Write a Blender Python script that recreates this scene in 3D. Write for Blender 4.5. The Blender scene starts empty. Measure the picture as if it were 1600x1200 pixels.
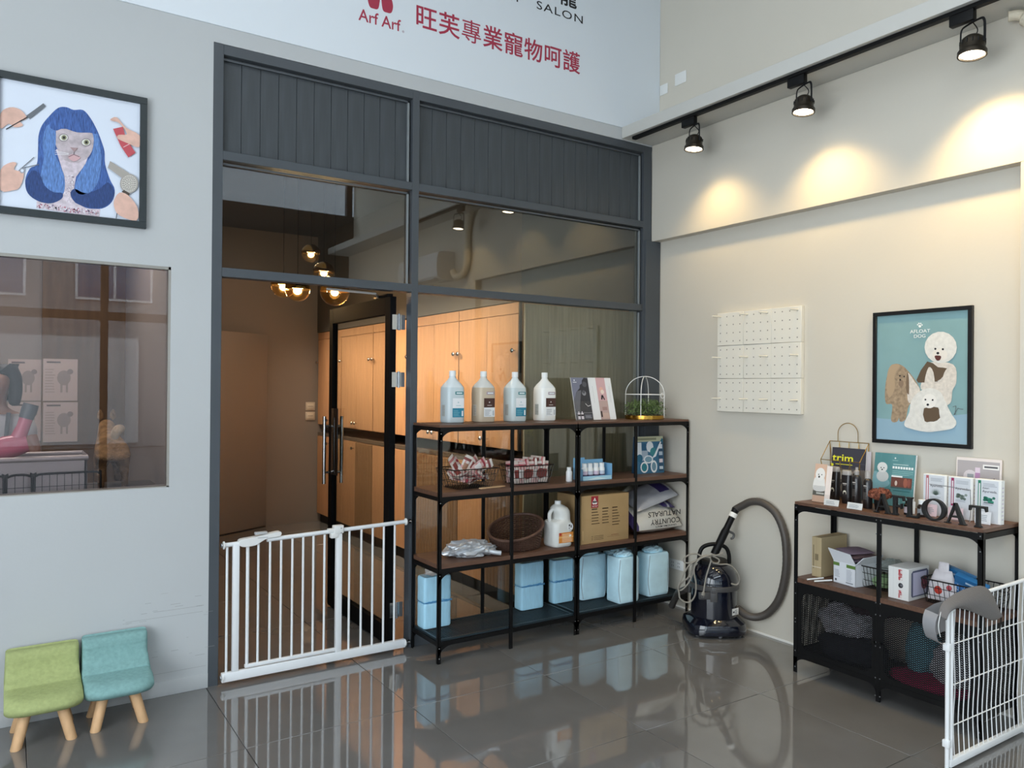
import bpy, math, random
from mathutils import Vector, Matrix, Euler
random.seed(7)
C = bpy.context.scene.collection
PI = math.pi
R = math.radians
# ---------------------------------------------------------------- camera, sky, exposure
CAM = Vector((-.8898, -4.2358, 1.5839)); YAW, PITCH, ROLL, FPX = -.5817, .0032, .0083, 1205.14
cam_data = bpy.data.cameras.new('camera'); cam = bpy.data.objects.new('camera', cam_data); C.objects.link(cam)
cam_data.sensor_width = 36; cam_data.lens = FPX / 1600 * 36; cam_data.clip_start = .02; cam_data.clip_end = 200
CAM_R = Matrix.Rotation(YAW, 3, 'Z') @ Matrix.Rotation(PI / 2 + PITCH, 3, 'X') @ Matrix.Rotation(ROLL, 3, 'Z')
cam.matrix_world = Matrix.Translation(CAM) @ CAM_R.to_4x4()
S = bpy.context.scene
S.camera = cam
S.view_settings.view_transform = 'Standard'; S.view_settings.look = 'None'; S.view_settings.gamma = 1
S.view_settings.use_curve_mapping = False; S.view_settings.exposure = 0.22
S.cycles.use_denoising = True
S.cycles.max_bounces = 10; S.cycles.diffuse_bounces = 6; S.cycles.glossy_bounces = 5
S.cycles.transmission_bounces = 8; S.cycles.transparent_max_bounces = 24
S.cycles.caustics_reflective = False; S.cycles.caustics_refractive = False
S.cycles.sample_clamp_indirect = 4.0
W = bpy.data.worlds.new('sky'); S.world = W; W.use_nodes = True
bg = W.node_tree.nodes['Background']; bg.inputs[0].default_value = (.80, .91, 1.0, 1); bg.inputs[1].default_value = 7.0
def area(name, loc, rot, sx, sy, power, col, portal=False, spread=None):
    l = bpy.data.lights.new(name, 'AREA'); l.shape = 'RECTANGLE'; l.size = sx; l.size_y = sy; l.energy = power; l.color = col
    o = bpy.data.objects.new(name, l); C.objects.link(o); o.location = loc; o.rotation_euler = rot
    if portal: l.cycles.is_portal = True
    if spread: l.spread = spread
    return o
# daylight enters by the glazed shop front behind the camera (portals guide the sky light, they emit nothing)
FY = -6.0
area('sky_portal', (.1, FY - .1, 1.55), (R(90), 0, 0), 5.8, 2.9, 1, (1, 1, 1), True)
area('sky_portal', (.1, FY - .1, 4.4), (R(90), 0, 0), 5.8, .9, 1, (1, 1, 1), True)
# unseen fill lights added to brighten the shop, from the left wall and above
area('side_fill_light', (-3.17, -3.6, 1.75), (0, R(-90), 0), 2.9, 4.2, 190, (.85, .93, 1))
area('ceiling_fill_light', (-.3, -3.4, 4.93), (0, 0, 0), 4.2, 3.6, 45, (.92, .96, 1))
def ray(px, py):
    d = CAM_R @ Vector(((px - 800) / FPX, (600 - py) / FPX, -1)); return d
def at(px, py, ax, val):
    "point of the plane axis=val seen at that place of the 1600x1200 photograph; used for flat print and wall fittings on their real plane"
    d = ray(px, py); i = 'xyz'.index(ax); t = (val - CAM[i]) / d[i]; return CAM + d * t
# ---------------------------------------------------------------- materials
def lin(c):
    if isinstance(c, str): c = tuple(int(c[i:i + 2], 16) / 255 for i in (0, 2, 4))
    return tuple(x / 12.92 if x <= .04045 else ((x + .055) / 1.055) ** 2.4 for x in c) + (1,)
MATS = {}
def mat(name, col, rough=.5, metal=0, spec=.5, noise=None, bump=None, emit=None, trans=0, ior=1.45, coat=0, sss=0, alpha=None):
    """noise=(scale, amount, (sx,sy,sz)) tone variation; bump=(scale, strength)"""
    if name in MATS: return MATS[name]
    m = bpy.data.materials.new(name); m.use_nodes = True; nt = m.node_tree; b = nt.nodes['Principled BSDF']
    c = lin(col); b.inputs['Base Color'].default_value = c; b.inputs['Roughness'].default_value = rough
    b.inputs['Metallic'].default_value = metal; b.inputs['Specular IOR Level'].default_value = spec
    b.inputs['IOR'].default_value = ior; b.inputs['Transmission Weight'].default_value = trans
    b.inputs['Coat Weight'].default_value = coat
    if sss: b.inputs['Subsurface Weight'].default_value = sss; b.inputs['Subsurface Radius'].default_value = (.02, .02, .02)
    if emit: b.inputs['Emission Color'].default_value = lin(emit[0]); b.inputs['Emission Strength'].default_value = emit[1]
    if alpha is not None: b.inputs['Alpha'].default_value = alpha
    if noise or bump:
        tc = nt.nodes.new('ShaderNodeTexCoord')
    if noise:
        mp = nt.nodes.new('ShaderNodeMapping'); nt.links.new(tc.outputs['Object'], mp.inputs[0])
        mp.inputs['Scale'].default_value = noise[2] if len(noise) > 2 else (1, 1, 1)
        n = nt.nodes.new('ShaderNodeTexNoise'); n.inputs['Scale'].default_value = noise[0]; n.inputs['Detail'].default_value = 5
        nt.links.new(mp.outputs[0], n.inputs['Vector'])
        r = nt.nodes.new('ShaderNodeValToRGB'); a = noise[1]
        r.color_ramp.elements[0].position = .3; r.color_ramp.elements[1].position = .7
        r.color_ramp.elements[0].color = tuple(x * (1 - a) for x in c[:3]) + (1,)
        r.color_ramp.elements[1].color = tuple(min(1, x * (1 + a)) for x in c[:3]) + (1,)
        if len(noise) > 3:
            r.color_ramp.elements[0].color = lin(noise[3])
        nt.links.new(n.outputs[0], r.inputs[0]); nt.links.new(r.outputs[0], b.inputs['Base Color'])
    if bump:
        n2 = nt.nodes.new('ShaderNodeTexNoise'); n2.inputs['Scale'].default_value = bump[0]; n2.inputs['Detail'].default_value = 4
        nt.links.new(tc.outputs['Object'], n2.inputs['Vector'])
        bp = nt.nodes.new('ShaderNodeBump'); bp.inputs['Strength'].default_value = bump[1]; bp.inputs['Distance'].default_value = .01
        nt.links.new(n2.outputs[0], bp.inputs['Height']); nt.links.new(bp.outputs[0], b.inputs['Normal'])
    MATS[name] = m; return m
def glass_mat(name, tint=(1, 1, 1), ior=1.5, refl=1.0, rough=0.0):
    "thin architectural pane: transparent with Fresnel reflection"
    if name in MATS: return MATS[name]
    m = bpy.data.materials.new(name); m.use_nodes = True; nt = m.node_tree; nt.nodes.clear()
    o = nt.nodes.new('ShaderNodeOutputMaterial'); mx = nt.nodes.new('ShaderNodeMixShader'); t = nt.nodes.new('ShaderNodeBsdfTransparent')
    g = nt.nodes.new('ShaderNodeBsdfGlossy'); f = nt.nodes.new('ShaderNodeFresnel'); ma = nt.nodes.new('ShaderNodeMath')
    ma.operation = 'MULTIPLY'; ma.inputs[1].default_value = refl; ma.use_clamp = True
    geo = nt.nodes.new('ShaderNodeNewGeometry'); mr = nt.nodes.new('ShaderNodeMapRange')   # same Fresnel from both faces of the pane
    mr.inputs['To Min'].default_value = ior; mr.inputs['To Max'].default_value = 1 / ior
    nt.links.new(geo.outputs['Backfacing'], mr.inputs['Value']); nt.links.new(mr.outputs[0], f.inputs[0])
    t.inputs[0].default_value = tuple(tint) + (1,); g.inputs['Roughness'].default_value = rough
    nt.links.new(f.outputs[0], ma.inputs[0]); nt.links.new(ma.outputs[0], mx.inputs[0]); nt.links.new(t.outputs[0], mx.inputs[1])
    nt.links.new(g.outputs[0], mx.inputs[2]); nt.links.new(mx.outputs[0], o.inputs[0]); MATS[name] = m; return m
# ---------------------------------------------------------------- mesh builder
class MB:
    def __init__(s, M=None): s.v = []; s.f = []; s.mi = []; s.M = M; s.m = 0
    def add(s, vs, fs):
        k = len(s.v)
        for p in vs:
            p = Vector(p)
            if s.M is not None: p = s.M @ p
            s.v.append(tuple(p))
        for f in fs: s.f.append(tuple(i + k for i in f)); s.mi.append(s.m)
        return s
    def box(s, x0, x1, y0, y1, z0, z1):
        if x1 < x0: x0, x1 = x1, x0
        if y1 < y0: y0, y1 = y1, y0
        if z1 < z0: z0, z1 = z1, z0
        return s.add([(x0, y0, z0), (x1, y0, z0), (x1, y1, z0), (x0, y1, z0), (x0, y0, z1), (x1, y0, z1), (x1, y1, z1), (x0, y1, z1)],
                     [(0, 3, 2, 1), (4, 5, 6, 7), (0, 1, 5, 4), (1, 2, 6, 5), (2, 3, 7, 6), (3, 0, 4, 7)])
    def quad(s, a, b, c, d): return s.add([a, b, c, d], [(0, 1, 2, 3)])
    def tube(s, pts, r, n=8, closed=False, cap=True, rs=None, flat=1.0):
        pts = [Vector(p) for p in pts]; N = len(pts); vs = []; up = None
        for i, p in enumerate(pts):
            if closed: t = pts[(i + 1) % N] - pts[i - 1]
            else: t = pts[min(i + 1, N - 1)] - pts[max(i - 1, 0)]
            if t.length < 1e-9: t = Vector((0, 0, 1))
            t.normalize()
            if up is None:
                up = Vector((0, 0, 1)) if abs(t.z) < .9 else Vector((1, 0, 0))
            a = t.cross(up)
            if a.length < 1e-6: a = t.orthogonal()
            a.normalize(); b = a.cross(t).normalized(); up = b
            rr = rs[i] if rs else r
            for k in range(n):
                q = 2 * PI * k / n; vs.append(p + a * math.cos(q) * rr + b * math.sin(q) * rr * flat)
        fs = []
        for i in range(N if closed else N - 1):
            j = (i + 1) % N
            for k in range(n): l = (k + 1) % n; fs.append((i * n + k, i * n + l, j * n + l, j * n + k))
        if cap and not closed: fs.append(tuple(range(n))[::-1]); fs.append(tuple((N - 1) * n + k for k in range(n)))
        return s.add(vs, fs)
    def rod(s, a, b, r, n=8): return s.tube([a, b], r, n)
    def lathe(s, prof, n=20, c=(0, 0, 0), sx=1, sy=1, axis='z'):
        vs = []; fs = []
        for (r, z) in prof:
            for k in range(n):
                q = 2 * PI * k / n; x, y = r * math.cos(q) * sx, r * math.sin(q) * sy
                p = (x, y, z) if axis == 'z' else ((z, x, y) if axis == 'x' else (x, z, y))
                vs.append((p[0] + c[0], p[1] + c[1], p[2] + c[2]))
        for i in range(len(prof) - 1):
            for k in range(n): l = (k + 1) % n; fs.append((i * n + k, i * n + l, (i + 1) * n + l, (i + 1) * n + k))
        if prof[0][0] > 1e-5: fs.append(tuple(range(n))[::-1])
        if prof[-1][0] > 1e-5: fs.append(tuple((len(prof) - 1) * n + k for k in range(n)))
        return s.add(vs, fs)
    def loft(s, rings, cap=True):
        n = len(rings[0]); vs = [p for r in rings for p in r]; fs = []
        for i in range(len(rings) - 1):
            for k in range(n): l = (k + 1) % n; fs.append((i * n + k, i * n + l, (i + 1) * n + l, (i + 1) * n + k))
        if cap: fs.append(tuple(range(n))[::-1]); fs.append(tuple((len(rings) - 1) * n + k for k in range(n)))
        return s.add(vs, fs)
    def prism(s, poly, a, b, axis='y'):
        n = len(poly)
        def P(u, v, w): return (u, w, v) if axis == 'y' else ((w, u, v) if axis == 'x' else (u, v, w))
        vs = [P(u, v, a) for u, v in poly] + [P(u, v, b) for u, v in poly]
        fs = [tuple(range(n))[::-1], tuple(range(n, 2 * n))] + [(k, (k + 1) % n, (k + 1) % n + n, k + n) for k in range(n)]
        return s.add(vs, fs)
    def grid(s, P, nu, nv, two=False):
        vs = [P(i / nu, j / nv) for j in range(nv + 1) for i in range(nu + 1)]
        fs = [(j * (nu + 1) + i, j * (nu + 1) + i + 1, (j + 1) * (nu + 1) + i + 1, (j + 1) * (nu + 1) + i) for j in range(nv) for i in range(nu)]
        return s.add(vs, fs)
    def ball(s, c, rx, ry=None, rz=None, n=12, m=8):
        ry = ry or rx; rz = rz or rx
        prof = [(max(1e-6, math.sin(PI * i / m)), -math.cos(PI * i / m)) for i in range(m + 1)]
        vs = []; fs = []
        for (r, z) in prof:
            for k in range(n): q = 2 * PI * k / n; vs.append((c[0] + r * math.cos(q) * rx, c[1] + r * math.sin(q) * ry, c[2] + z * rz))
        for i in range(m):
            for k in range(n): l = (k + 1) % n; fs.append((i * n + k, i * n + l, (i + 1) * n + l, (i + 1) * n + k))
        return s.add(vs, fs)
    def mesh(s, name, mats, smooth=False, bevel=0, seg=2, weld=False):
        me = bpy.data.meshes.new(name); me.from_pydata(s.v, [], s.f)
        if not isinstance(mats, (list, tuple)): mats = [mats]
        for m in mats: me.materials.append(m)
        if len(mats) > 1: me.polygons.foreach_set('material_index', [min(i, len(mats) - 1) for i in s.mi])
        import bmesh
        bm = bmesh.new(); bm.from_mesh(me)
        if weld: bmesh.ops.remove_doubles(bm, verts=bm.verts, dist=1e-5)
        bmesh.ops.recalc_face_normals(bm, faces=bm.faces)
        if bevel:
            es = [e for e in bm.edges if len(e.link_faces) == 2 and e.calc_face_angle(0) > .6]
            bmesh.ops.bevel(bm, geom=es, offset=bevel, segments=seg, affect='EDGES', profile=.5)
        bm.to_mesh(me); bm.free()
        if smooth or bevel:
            me.polygons.foreach_set('use_smooth', [True] * len(me.polygons))
            if hasattr(me, 'set_sharp_from_angle'): me.set_sharp_from_angle(angle=R(40))
        me.update(); return me
    def build(s, name, mats, parent=None, smooth=False, bevel=0, seg=2, loc=None, rot=None, weld=False):
        return link(name, s.mesh(name, mats, smooth, bevel, seg, weld), parent, loc, rot)
def link(name, data, parent=None, loc=None, rot=None):
    o = bpy.data.objects.new(name, data); C.objects.link(o)
    if parent: o.parent = parent
    if loc: o.location = loc
    if rot: o.rotation_euler = rot
    return o
def tag(o, label=None, cat=None, group=None, kind=None):
    if label: o['label'] = label
    if cat: o['category'] = cat
    if group: o['group'] = group
    if kind: o['kind'] = kind
    return o
def thing(name, label, cat, loc=(0, 0, 0), rotz=0, group=None):
    o = link(name, None, None, loc, (0, 0, rotz)); o.empty_display_size = .05
    return tag(o, label, cat, group)
def struct(name, label=None):
    return tag(link(name, None), label, None, None, 'structure')
def copy_tree(o, parent=None):
    c = o.copy(); C.objects.link(c)
    if parent: c.parent = parent
    for ch in o.children: copy_tree(ch, c)
    return c
def spline(pts, k=6, closed=False):
    pts = [Vector(p) for p in pts]; N = len(pts); out = []
    for i in range(N if closed else N - 1):
        if closed: a, b, c, d = pts[i - 1], pts[i], pts[(i + 1) % N], pts[(i + 2) % N]
        else: a, b, c, d = pts[max(i - 1, 0)], pts[i], pts[i + 1], pts[min(i + 2, N - 1)]
        for j in range(k):
            t = j / k; out.append(.5 * ((2 * b) + (c - a) * t + (2 * a - 5 * b + 4 * c - d) * t * t + (3 * b - a - 3 * c + d) * t ** 3))
    if not closed: out.append(pts[-1])
    return out
_fonts = {}
def text(body, size, m, parent, M, name='lettering', extrude=.0004, bold=0.0, width=None, align='LEFT', shear=0, spacing=1):
    "lettering as a mesh; M maps the text plane (x right, y up, z out) to the parent"
    cu = bpy.data.curves.new(name, 'FONT'); cu.body = body; cu.size = size; cu.extrude = extrude; cu.offset = bold * size
    cu.align_x = align; cu.resolution_u = 3; cu.shear = shear; cu.space_character = spacing
    t = bpy.data.objects.new(name, cu); C.objects.link(t)
    dg = bpy.context.evaluated_depsgraph_get(); me = bpy.data.meshes.new_from_object(t.evaluated_get(dg)); bpy.data.objects.remove(t)
    if not me.vertices: return None
    xs = [v.co.x for v in me.vertices]; w = max(xs) - min(xs)
    k = width / w if width and w > 0 else 1
    me.transform(M @ Matrix.Diagonal((k, 1, 1, 1))); me.materials.clear(); me.materials.append(m); me.name = name
    return link(name, me, parent)
def frameM(o, u, v):
    "matrix with x along u, y along v, z = u x v, origin o"
    u = Vector(u).normalized(); v = Vector(v).normalized(); n = u.cross(v)
    M = Matrix.Identity(4); M.col[0][:3] = u; M.col[1][:3] = v; M.col[2][:3] = n; M.col[3][:3] = Vector(o); return M
# common materials
WALL_G = mat('painted_wall_grey', 'bcbfc0', .75, noise=(1.2, .025), bump=(60, .04))
WALL_C = mat('painted_wall_cream', 'd0cabd', .7, noise=(1.5, .02), bump=(50, .04))
WALL_B = mat('painted_wall_taupe', '8b827b', .7, noise=(1.5, .03))
CEIL_D = mat('dark_ceiling', '4a4743', .8)
WHITE = mat('white_paint', 'e9ebec', .35)
WHITEP = mat('white_plastic', 'e6e6e3', .4)
CHAR = mat('charcoal_aluminium', '4b5055', .42, spec=.45, noise=(2, .06))
CHARW = mat('charcoal_board', '42474b', .5, noise=(6, .12, (8, 8, .6)))
BLACK = mat('black_metal', '0b0b0c', .5, spec=.28)
BLACKM = mat('black_matte', '101010', .6)
CHROME = mat('chrome', 'c8c8c8', .15, 1)
BRASS = mat('brass', 'b58a3c', .22, 1)
WOODS = mat('brown_laminate', '644839', .45, noise=(5, .22, (1, 12, 12)))
OAK = mat('warm_oak', 'b88a63', .5, noise=(5, .12, (9, 9, .7)))
OAKG = mat('grey_oak', '9d927a', .55, noise=(5, .2, (9, 9, .5)))
GLASS = glass_mat('clear_glass', (.90, .92, .91), 1.52, 1.6)
PAPER = mat('white_paper', 'eeeeea', .6)
# ================================================================= SETTING
XR, XB, ZB, ZS0, ZS1, XS = 3.199, 3.129, 2.670, 3.385, 3.468, 2.828
YF = -6.0; XL = -3.2; ZC = 5.0
# floor of polished 80 cm tiles with recessed joints
TILE = mat('polished_grey_tile', '706e6c', .045, spec=.8, noise=(3.5, .07), coat=.5)
GROUT = mat('dark_grout', '2b2b2a', .7)
fl = struct('floor')
MB().box(XL, XR + .1, YF - .2, 4.8, -.06, -.0035).build('grout', GROUT, fl)
tm = MB().box(.0014, .7986, .0014, .7986, -.03, 0).mesh('floor_tile', TILE, bevel=.0012, seg=1)
for i in range(-4, 4):
    for j in range(-8, 6):
        link('floor_tile', tm, fl, (i * .8, j * .8, 0))
# back wall (grey) with the salon window and the partition opening, front face at y = 0
WX0, WX1, WZ0, WZ1 = -2.6, -.187, 1.058, 2.177
wb = struct('wall_back')
b = MB()
b.box(XL, WX0, 0, .12, 0, ZC).box(WX1, .009, 0, .12, 0, ZC).box(WX0, WX1, 0, .12, 0, WZ0).box(WX0, WX1, 0, .12, WZ1, ZC).box(.009, XR, 0, .12, 3.377, ZC)
b.build('wall_face', WALL_G, wb)
# scuffs on the lower wall near the partition
sc = MB()
random.seed(3)
for k in range(26):
    x = random.uniform(-.42, .0); z = .42 + random.gauss(0, .03) if k < 15 else random.uniform(.12, .3)
    sc.box(x, x + random.uniform(.008, .05), -.0004, .0, z, z + random.uniform(.0008, .002))
for x, z, w in ((-.38, .40, .36), (-.22, .43, .2), (-.3, .115, .3)): sc.box(x, x + w, -.0004, 0, z, z + .0015)
sc.build('scuff_mark', mat('scuff', '9a9c9c', .8), wb)
# skirting of the same colour
bb = struct('baseboard_back'); MB().box(XL, .009, -.006, 0, 0, .075).build('skirting', WALL_G, bb, bevel=.002)
# salon window
w1 = struct('window_1')
fr = mat('window_edge_aluminium', 'a9a49b', .35, .6)
b = MB()
b.box(WX1 - .012, WX1, .002, .06, WZ0, WZ1).box(WX0, WX1, .002, .06, WZ1 - .014, WZ1).box(WX0, WX1, .002, .06, WZ0, WZ0 + .006).box(WX0, WX0 + .012, .002, .06, WZ0, WZ1)
b.build('frame', fr, w1)
MB().box(WX0 + .012, WX1 - .012, .012, .020, WZ0 + .006, WZ1 - .014).build('glass_pane', glass_mat('salon_glass', (.84, .81, .81), 1.5, 1.15), w1)
# partition frame (charcoal aluminium)
pf = struct('window_2')
D0, D1 = 0.0, .07
def post(x0, x1, z0, z1, d0=D0, d1=D1, m=CHAR, nm='post'): MB().box(x0, x1, d0, d1, z0, z1).build(nm, m, pf, bevel=.0015, seg=1)
post(.009, .061, 0, 3.375); post(1.162, 1.207, 0, 3.375); post(3.048, 3.128, 0, 3.375)
post(3.05, XR - .004, 0, ZB - .002, -.028, .06)          # stepped infill post under the beam
for x0, x1 in ((.061, 1.162), (1.207, 3.048)):
    for z0, z1 in ((3.322, 3.375), (2.768, 2.815), (2.151, 2.199)):
        post(x0, x1, z0, z1, nm='rail')
post(1.207, 3.048, 0, .07, nm='rail')
# glazing beads on the heads and right jambs
LBEAD = mat('bead_grey', '83898b', .4)
for x0, x1 in ((.061, 1.162), (1.207, 3.048)):
    for z0, z1 in ((2.815, 3.322), (2.199, 2.768)):
        MB().box(x1 - .026, x1 - .016, .018, .032, z0, z1 - .014).build('glazing_bead', LBEAD, pf)
        MB().box(x0, x1 - .016, .018, .032, z1 - .024, z1 - .014).build('glazing_bead', CHAR, pf)
MB().box(3.022, 3.032, .018, .032, .07, 2.14).build('glazing_bead', LBEAD, pf)
# boarded top fields, single boards with open joints
n = 11; w = (1.162 - .061) / n
for x0, x1, n in ((.061, 1.162, 11), (1.207, 3.048, 18)):
    w = (x1 - x0) / n; bd = MB().box(.001, w - .001, .034, .046, 2.815, 3.322).mesh('board', CHARW, bevel=.0012, seg=1)
    for i in range(n): link('board', bd, pf, (x0 + i * w, random.uniform(0, .0008), 0))
    MB().box(x0, x1, .05, .056, 2.815, 3.322).build('backing_panel', BLACKM, pf)
TGL = glass_mat('tinted_glass', (.80, .82, .81), 1.52, 2.3)
MB().box(.061, 1.162, .034, .040, 2.199, 2.768).build('glass_pane', TGL, pf)
MB().box(1.207, 3.048, .034, .040, 2.199, 2.768).build('glass_pane', TGL, pf)
MB().box(1.207, 3.048, .034, .040, .07, 2.151).build('glass_pane', GLASS, pf)
# right wall with projecting beam, pier and lighting ledge
wr = struct('wall_right')
b = MB().box(XR, XR + .15, YF, 0.0, 0, ZC).box(XR, XR + .15, 0, 4.8, 0, ZC); b.build('wall_face', WALL_C, wr)
t1 = struct('trim_1'); MB().box(XB, XR, YF, 0, ZB, ZS0).build('beam', WALL_C, t1, bevel=.002, seg=1)
t2 = struct('trim_2'); MB().box(XB, XR, YF, -2.502, 0, ZB).build('pier', WALL_C, t2, bevel=.002, seg=1)
t3 = struct('trim_3'); MB().box(XS, XR, YF, -.002, ZS0, ZS1).build('lighting_ledge', mat('ledge_paint', 'c9c8c2', .7), t3, bevel=.0015, seg=1)
br = struct('baseboard_right'); MB().box(XR - .004, XR, -2.5, -.03, 0, .012).build('sealant_line', mat('sealant', 'efece4', .5), br)
# ceiling, left wall
MB().box(XL - .1, XR + .15, YF, .12, ZC, ZC + .1).build('ceiling_slab', mat('ceiling_white', 'd8dad9', .8), struct('ceiling'))
MB().box(XL - .12, XL, YF, 2.8, 0, ZC).build('wall_face', WALL_G, struct('wall_left'))
# shop front behind the camera
sf = struct('window_3'); SFM = mat('shopfront_frame', '3b3836', .45)
b = MB().box(XL, XR + .15, YF - .1, YF, 3.05, 3.95).box(XL, XR + .15, YF - .1, YF, 4.85, ZC).box(XL, XR + .15, YF - .1, YF, 0, .1)
b.build('wall_band', mat('shopfront_band', '4d4a47', .7), sf)
for x in (-3.2, -1.55, .05, 1.0, 1.95, 3.1): MB().box(x, x + .08, YF - .09, YF - .01, .1, 3.05).build('mullion', SFM, sf)
for x in (-3.2, .6, 3.1): MB().box(x, x + .08, YF - .09, YF - .01, 3.95, 4.85).build('mullion', SFM, sf)
MB().box(XL, XR, YF - .085, YF - .015, 2.33, 2.43).build('transom', SFM, sf)
SG = glass_mat('shopfront_glass', (.95, .96, .96), 1.5, 1.0)
for z0, z1 in ((.1, 2.33), (2.43, 3.05), (3.95, 4.85)): MB().box(XL, XR, YF - .055, YF - .045, z0, z1).build('glass_pane', SG, sf)
# street outside
st = struct('ground'); MB().box(-30, 30, -40, YF - .11, -.12, -.02).build('pavement', mat('street_asphalt', '5a5b5e', .9), st)
bl = thing('building', 'grey tiled building with blue windows across the street, seen only in the reflections', 'building', (0, -17, 0))
MB().box(-14, 14, -.3, 0, 0, 12).build('facade', mat('facade', '7f8184', .8, noise=(8, .1)), bl)
BW = mat('blue_window_glass', '4a5f7c', .1)
for i in range(10):
    for j in range(1):
        x = -13 + i * 2.7; z = 3.6 + j * 2.7
        f = MB().box(x, x + 1.7, 0, .06, z, z + 1.6).build('window', mat('alu_light', 'c9ccd0', .4), bl)
        MB().box(x + .06, x + .82, .06, .07, z + .06, z + 1.54).box(x + .88, x + 1.64, .06, .07, z + .06, z + 1.54).build('pane', BW, f)
for i in range(7):
    x = -13 + i * 3.9; f = MB().box(x, x + 3.2, 0, .05, .1, 2.7).build('shutter', mat('shutter_grey', 'b9bbbd', .5), bl)
# ================================================================= ROOM BEHIND THE PARTITION
YB = 4.5
wi = struct('wall_inner')
b = MB().box(-.05, 0.0, .12, YB, 0, 3.3).box(-.05, XR, YB, YB + .1, 0, 3.3)
b.build('wall_face', WALL_B, wi)
MB().box(-.05, XR, .12, YB, 3.3, 3.36).build('ceiling_slab', CEIL_D, struct('ceiling_inner'))
d2 = struct('door_2')      # plain flush door panel standing ajar in front of the end wall
dd = Vector((1.559 - .979, 4.459 - 4.143, 0)); L = dd.length
M = Matrix.Translation((.979, 4.143, 0)) @ Matrix.Rotation(math.atan2(dd.y, dd.x), 4, 'Z')
MB(M).box(-.9, L, 0, .04, .01, 2.14).build('door_panel', mat('door_taupe', '918b87', .6), d2, bevel=.002)
# soffit above the cupboards
MB().box(2.14, XR, .26, YB, 2.19, 3.3).build('soffit', mat('soffit_taupe', '5d574f', .7), struct('trim_4'))
# grey oak end panel facing the shop
ep = struct('wall_panel')
for i in range(5):
    x0 = 2.175 + i * .2045; MB().box(x0 + .0008, x0 + .2037, .262, .28, .0, 2.17).build('panel', OAKG, ep)
# cupboard run along the right of the corridor
def knob_at(p, parent, y, z):
    MB().lathe([(.006, 0), (.006, -.018), (.015, -.022), (.017, -.03), (.012, -.036), (0.0001, -.038)], 12, (2.14, y, z), axis='x').build('knob', CHROME, p, smooth=True)
FL_ = mat('fluted_walnut', '8a6a4c', .5, noise=(5, .2, (9, 9, .7)))
OAKL = mat('oak_inner', 'd19b62', .5, noise=(4, .1, (9, 9, .6)))
cw = .86; y0 = .30; k = 0
while y0 < YB - .3:
    y1 = min(y0 + cw, YB - .02)
    top = thing('wall_cupboard', ['warm oak upper cupboard nearest the glass partition', 'warm oak upper cupboard second from the partition', 'warm oak upper cupboard seen through the middle of the glass door',
                 'warm oak upper cupboard fourth from the partition', 'warm oak upper cupboard above the far skirting', 'narrow oak upper cupboard at the end wall'][k], 'cupboard', (0, 0, 0), 0, 'oak cupboards along the corridor')
    MB().box(2.165, XR - .01, y0 + .008, y1 - .008, 1.125, 2.185).build('body', OAKL, top)
    MB().box(2.150, 2.172, y0 - .004, y0 + .004, 1.125, 2.185).build('gap_strip', BLACKM, top)
    ym = (y0 + y1) / 2
    for a, c, kn in ((y0 + .006, ym - .002, ym - .035), (ym + .002, y1 - .006, ym + .035)):
        d = MB().box(2.146, 2.164, a, c, 1.13, 2.10).build('door', OAK, top, bevel=.0015, seg=1)
        knob_at(d, top, kn, 1.19); knob_at(d, top, c - .03 if kn > ym else a + .03, 1.84)
    MB().box(2.146, 2.164, y0 + .003, y1 - .003, 2.105, 2.183).build('fascia_board', OAK, top)
    low = thing('base_cupboard', ['oak base cupboard with one fluted door, nearest the partition', 'oak base cupboard with two fluted doors, second from the partition', 'plain oak base cupboard third from the partition',
                 'oak base cupboard with one fluted door, fourth from the partition', 'oak base cupboard near the end wall', 'narrow oak base cupboard at the end wall'][k], 'cupboard', (0, 0, 0), 0, 'oak base cupboards along the corridor')
    MB().box(2.165, XR - .01, y0 + .002, y1 - .002, .1, 1.0).build('body', OAKL, low)
    MB().box(2.19, XR - .01, y0 + .002, y1 - .002, 0, .1).build('plinth', BLACKM, low)
    MB().box(2.15, XR - .01, y0 + .001, y1 - .001, 1.0, 1.035).build('worktop', mat('dark_worktop', '5b5045', .4), low)
    for q, (a, c, kn) in enumerate(((y0 + .003, ym - .002, ym - .035), (ym + .002, y1 - .003, ym + .035))):
        if (k * 2 + q) in (0, 2, 3, 6):
            d = MB().box(2.15, 2.164, a, c, .105, .995).build('door', FL_, low); nf = 9; fw = (c - a) / nf
            fm = MB().lathe([(fw * .46, .11), (fw * .46, .99)], 10, (2.150, 0, 0), sx=.9).mesh('flute', FL_, smooth=True)
            for i in range(nf): link('flute', fm, d, (0, a + (i + .5) * fw, 0))
        else:
            d = MB().box(2.146, 2.164, a, c, .105, .995).build('door', OAK, low, bevel=.0015, seg=1); knob_at(d, low, kn, .93)
    y0 = y1; k += 1
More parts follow.
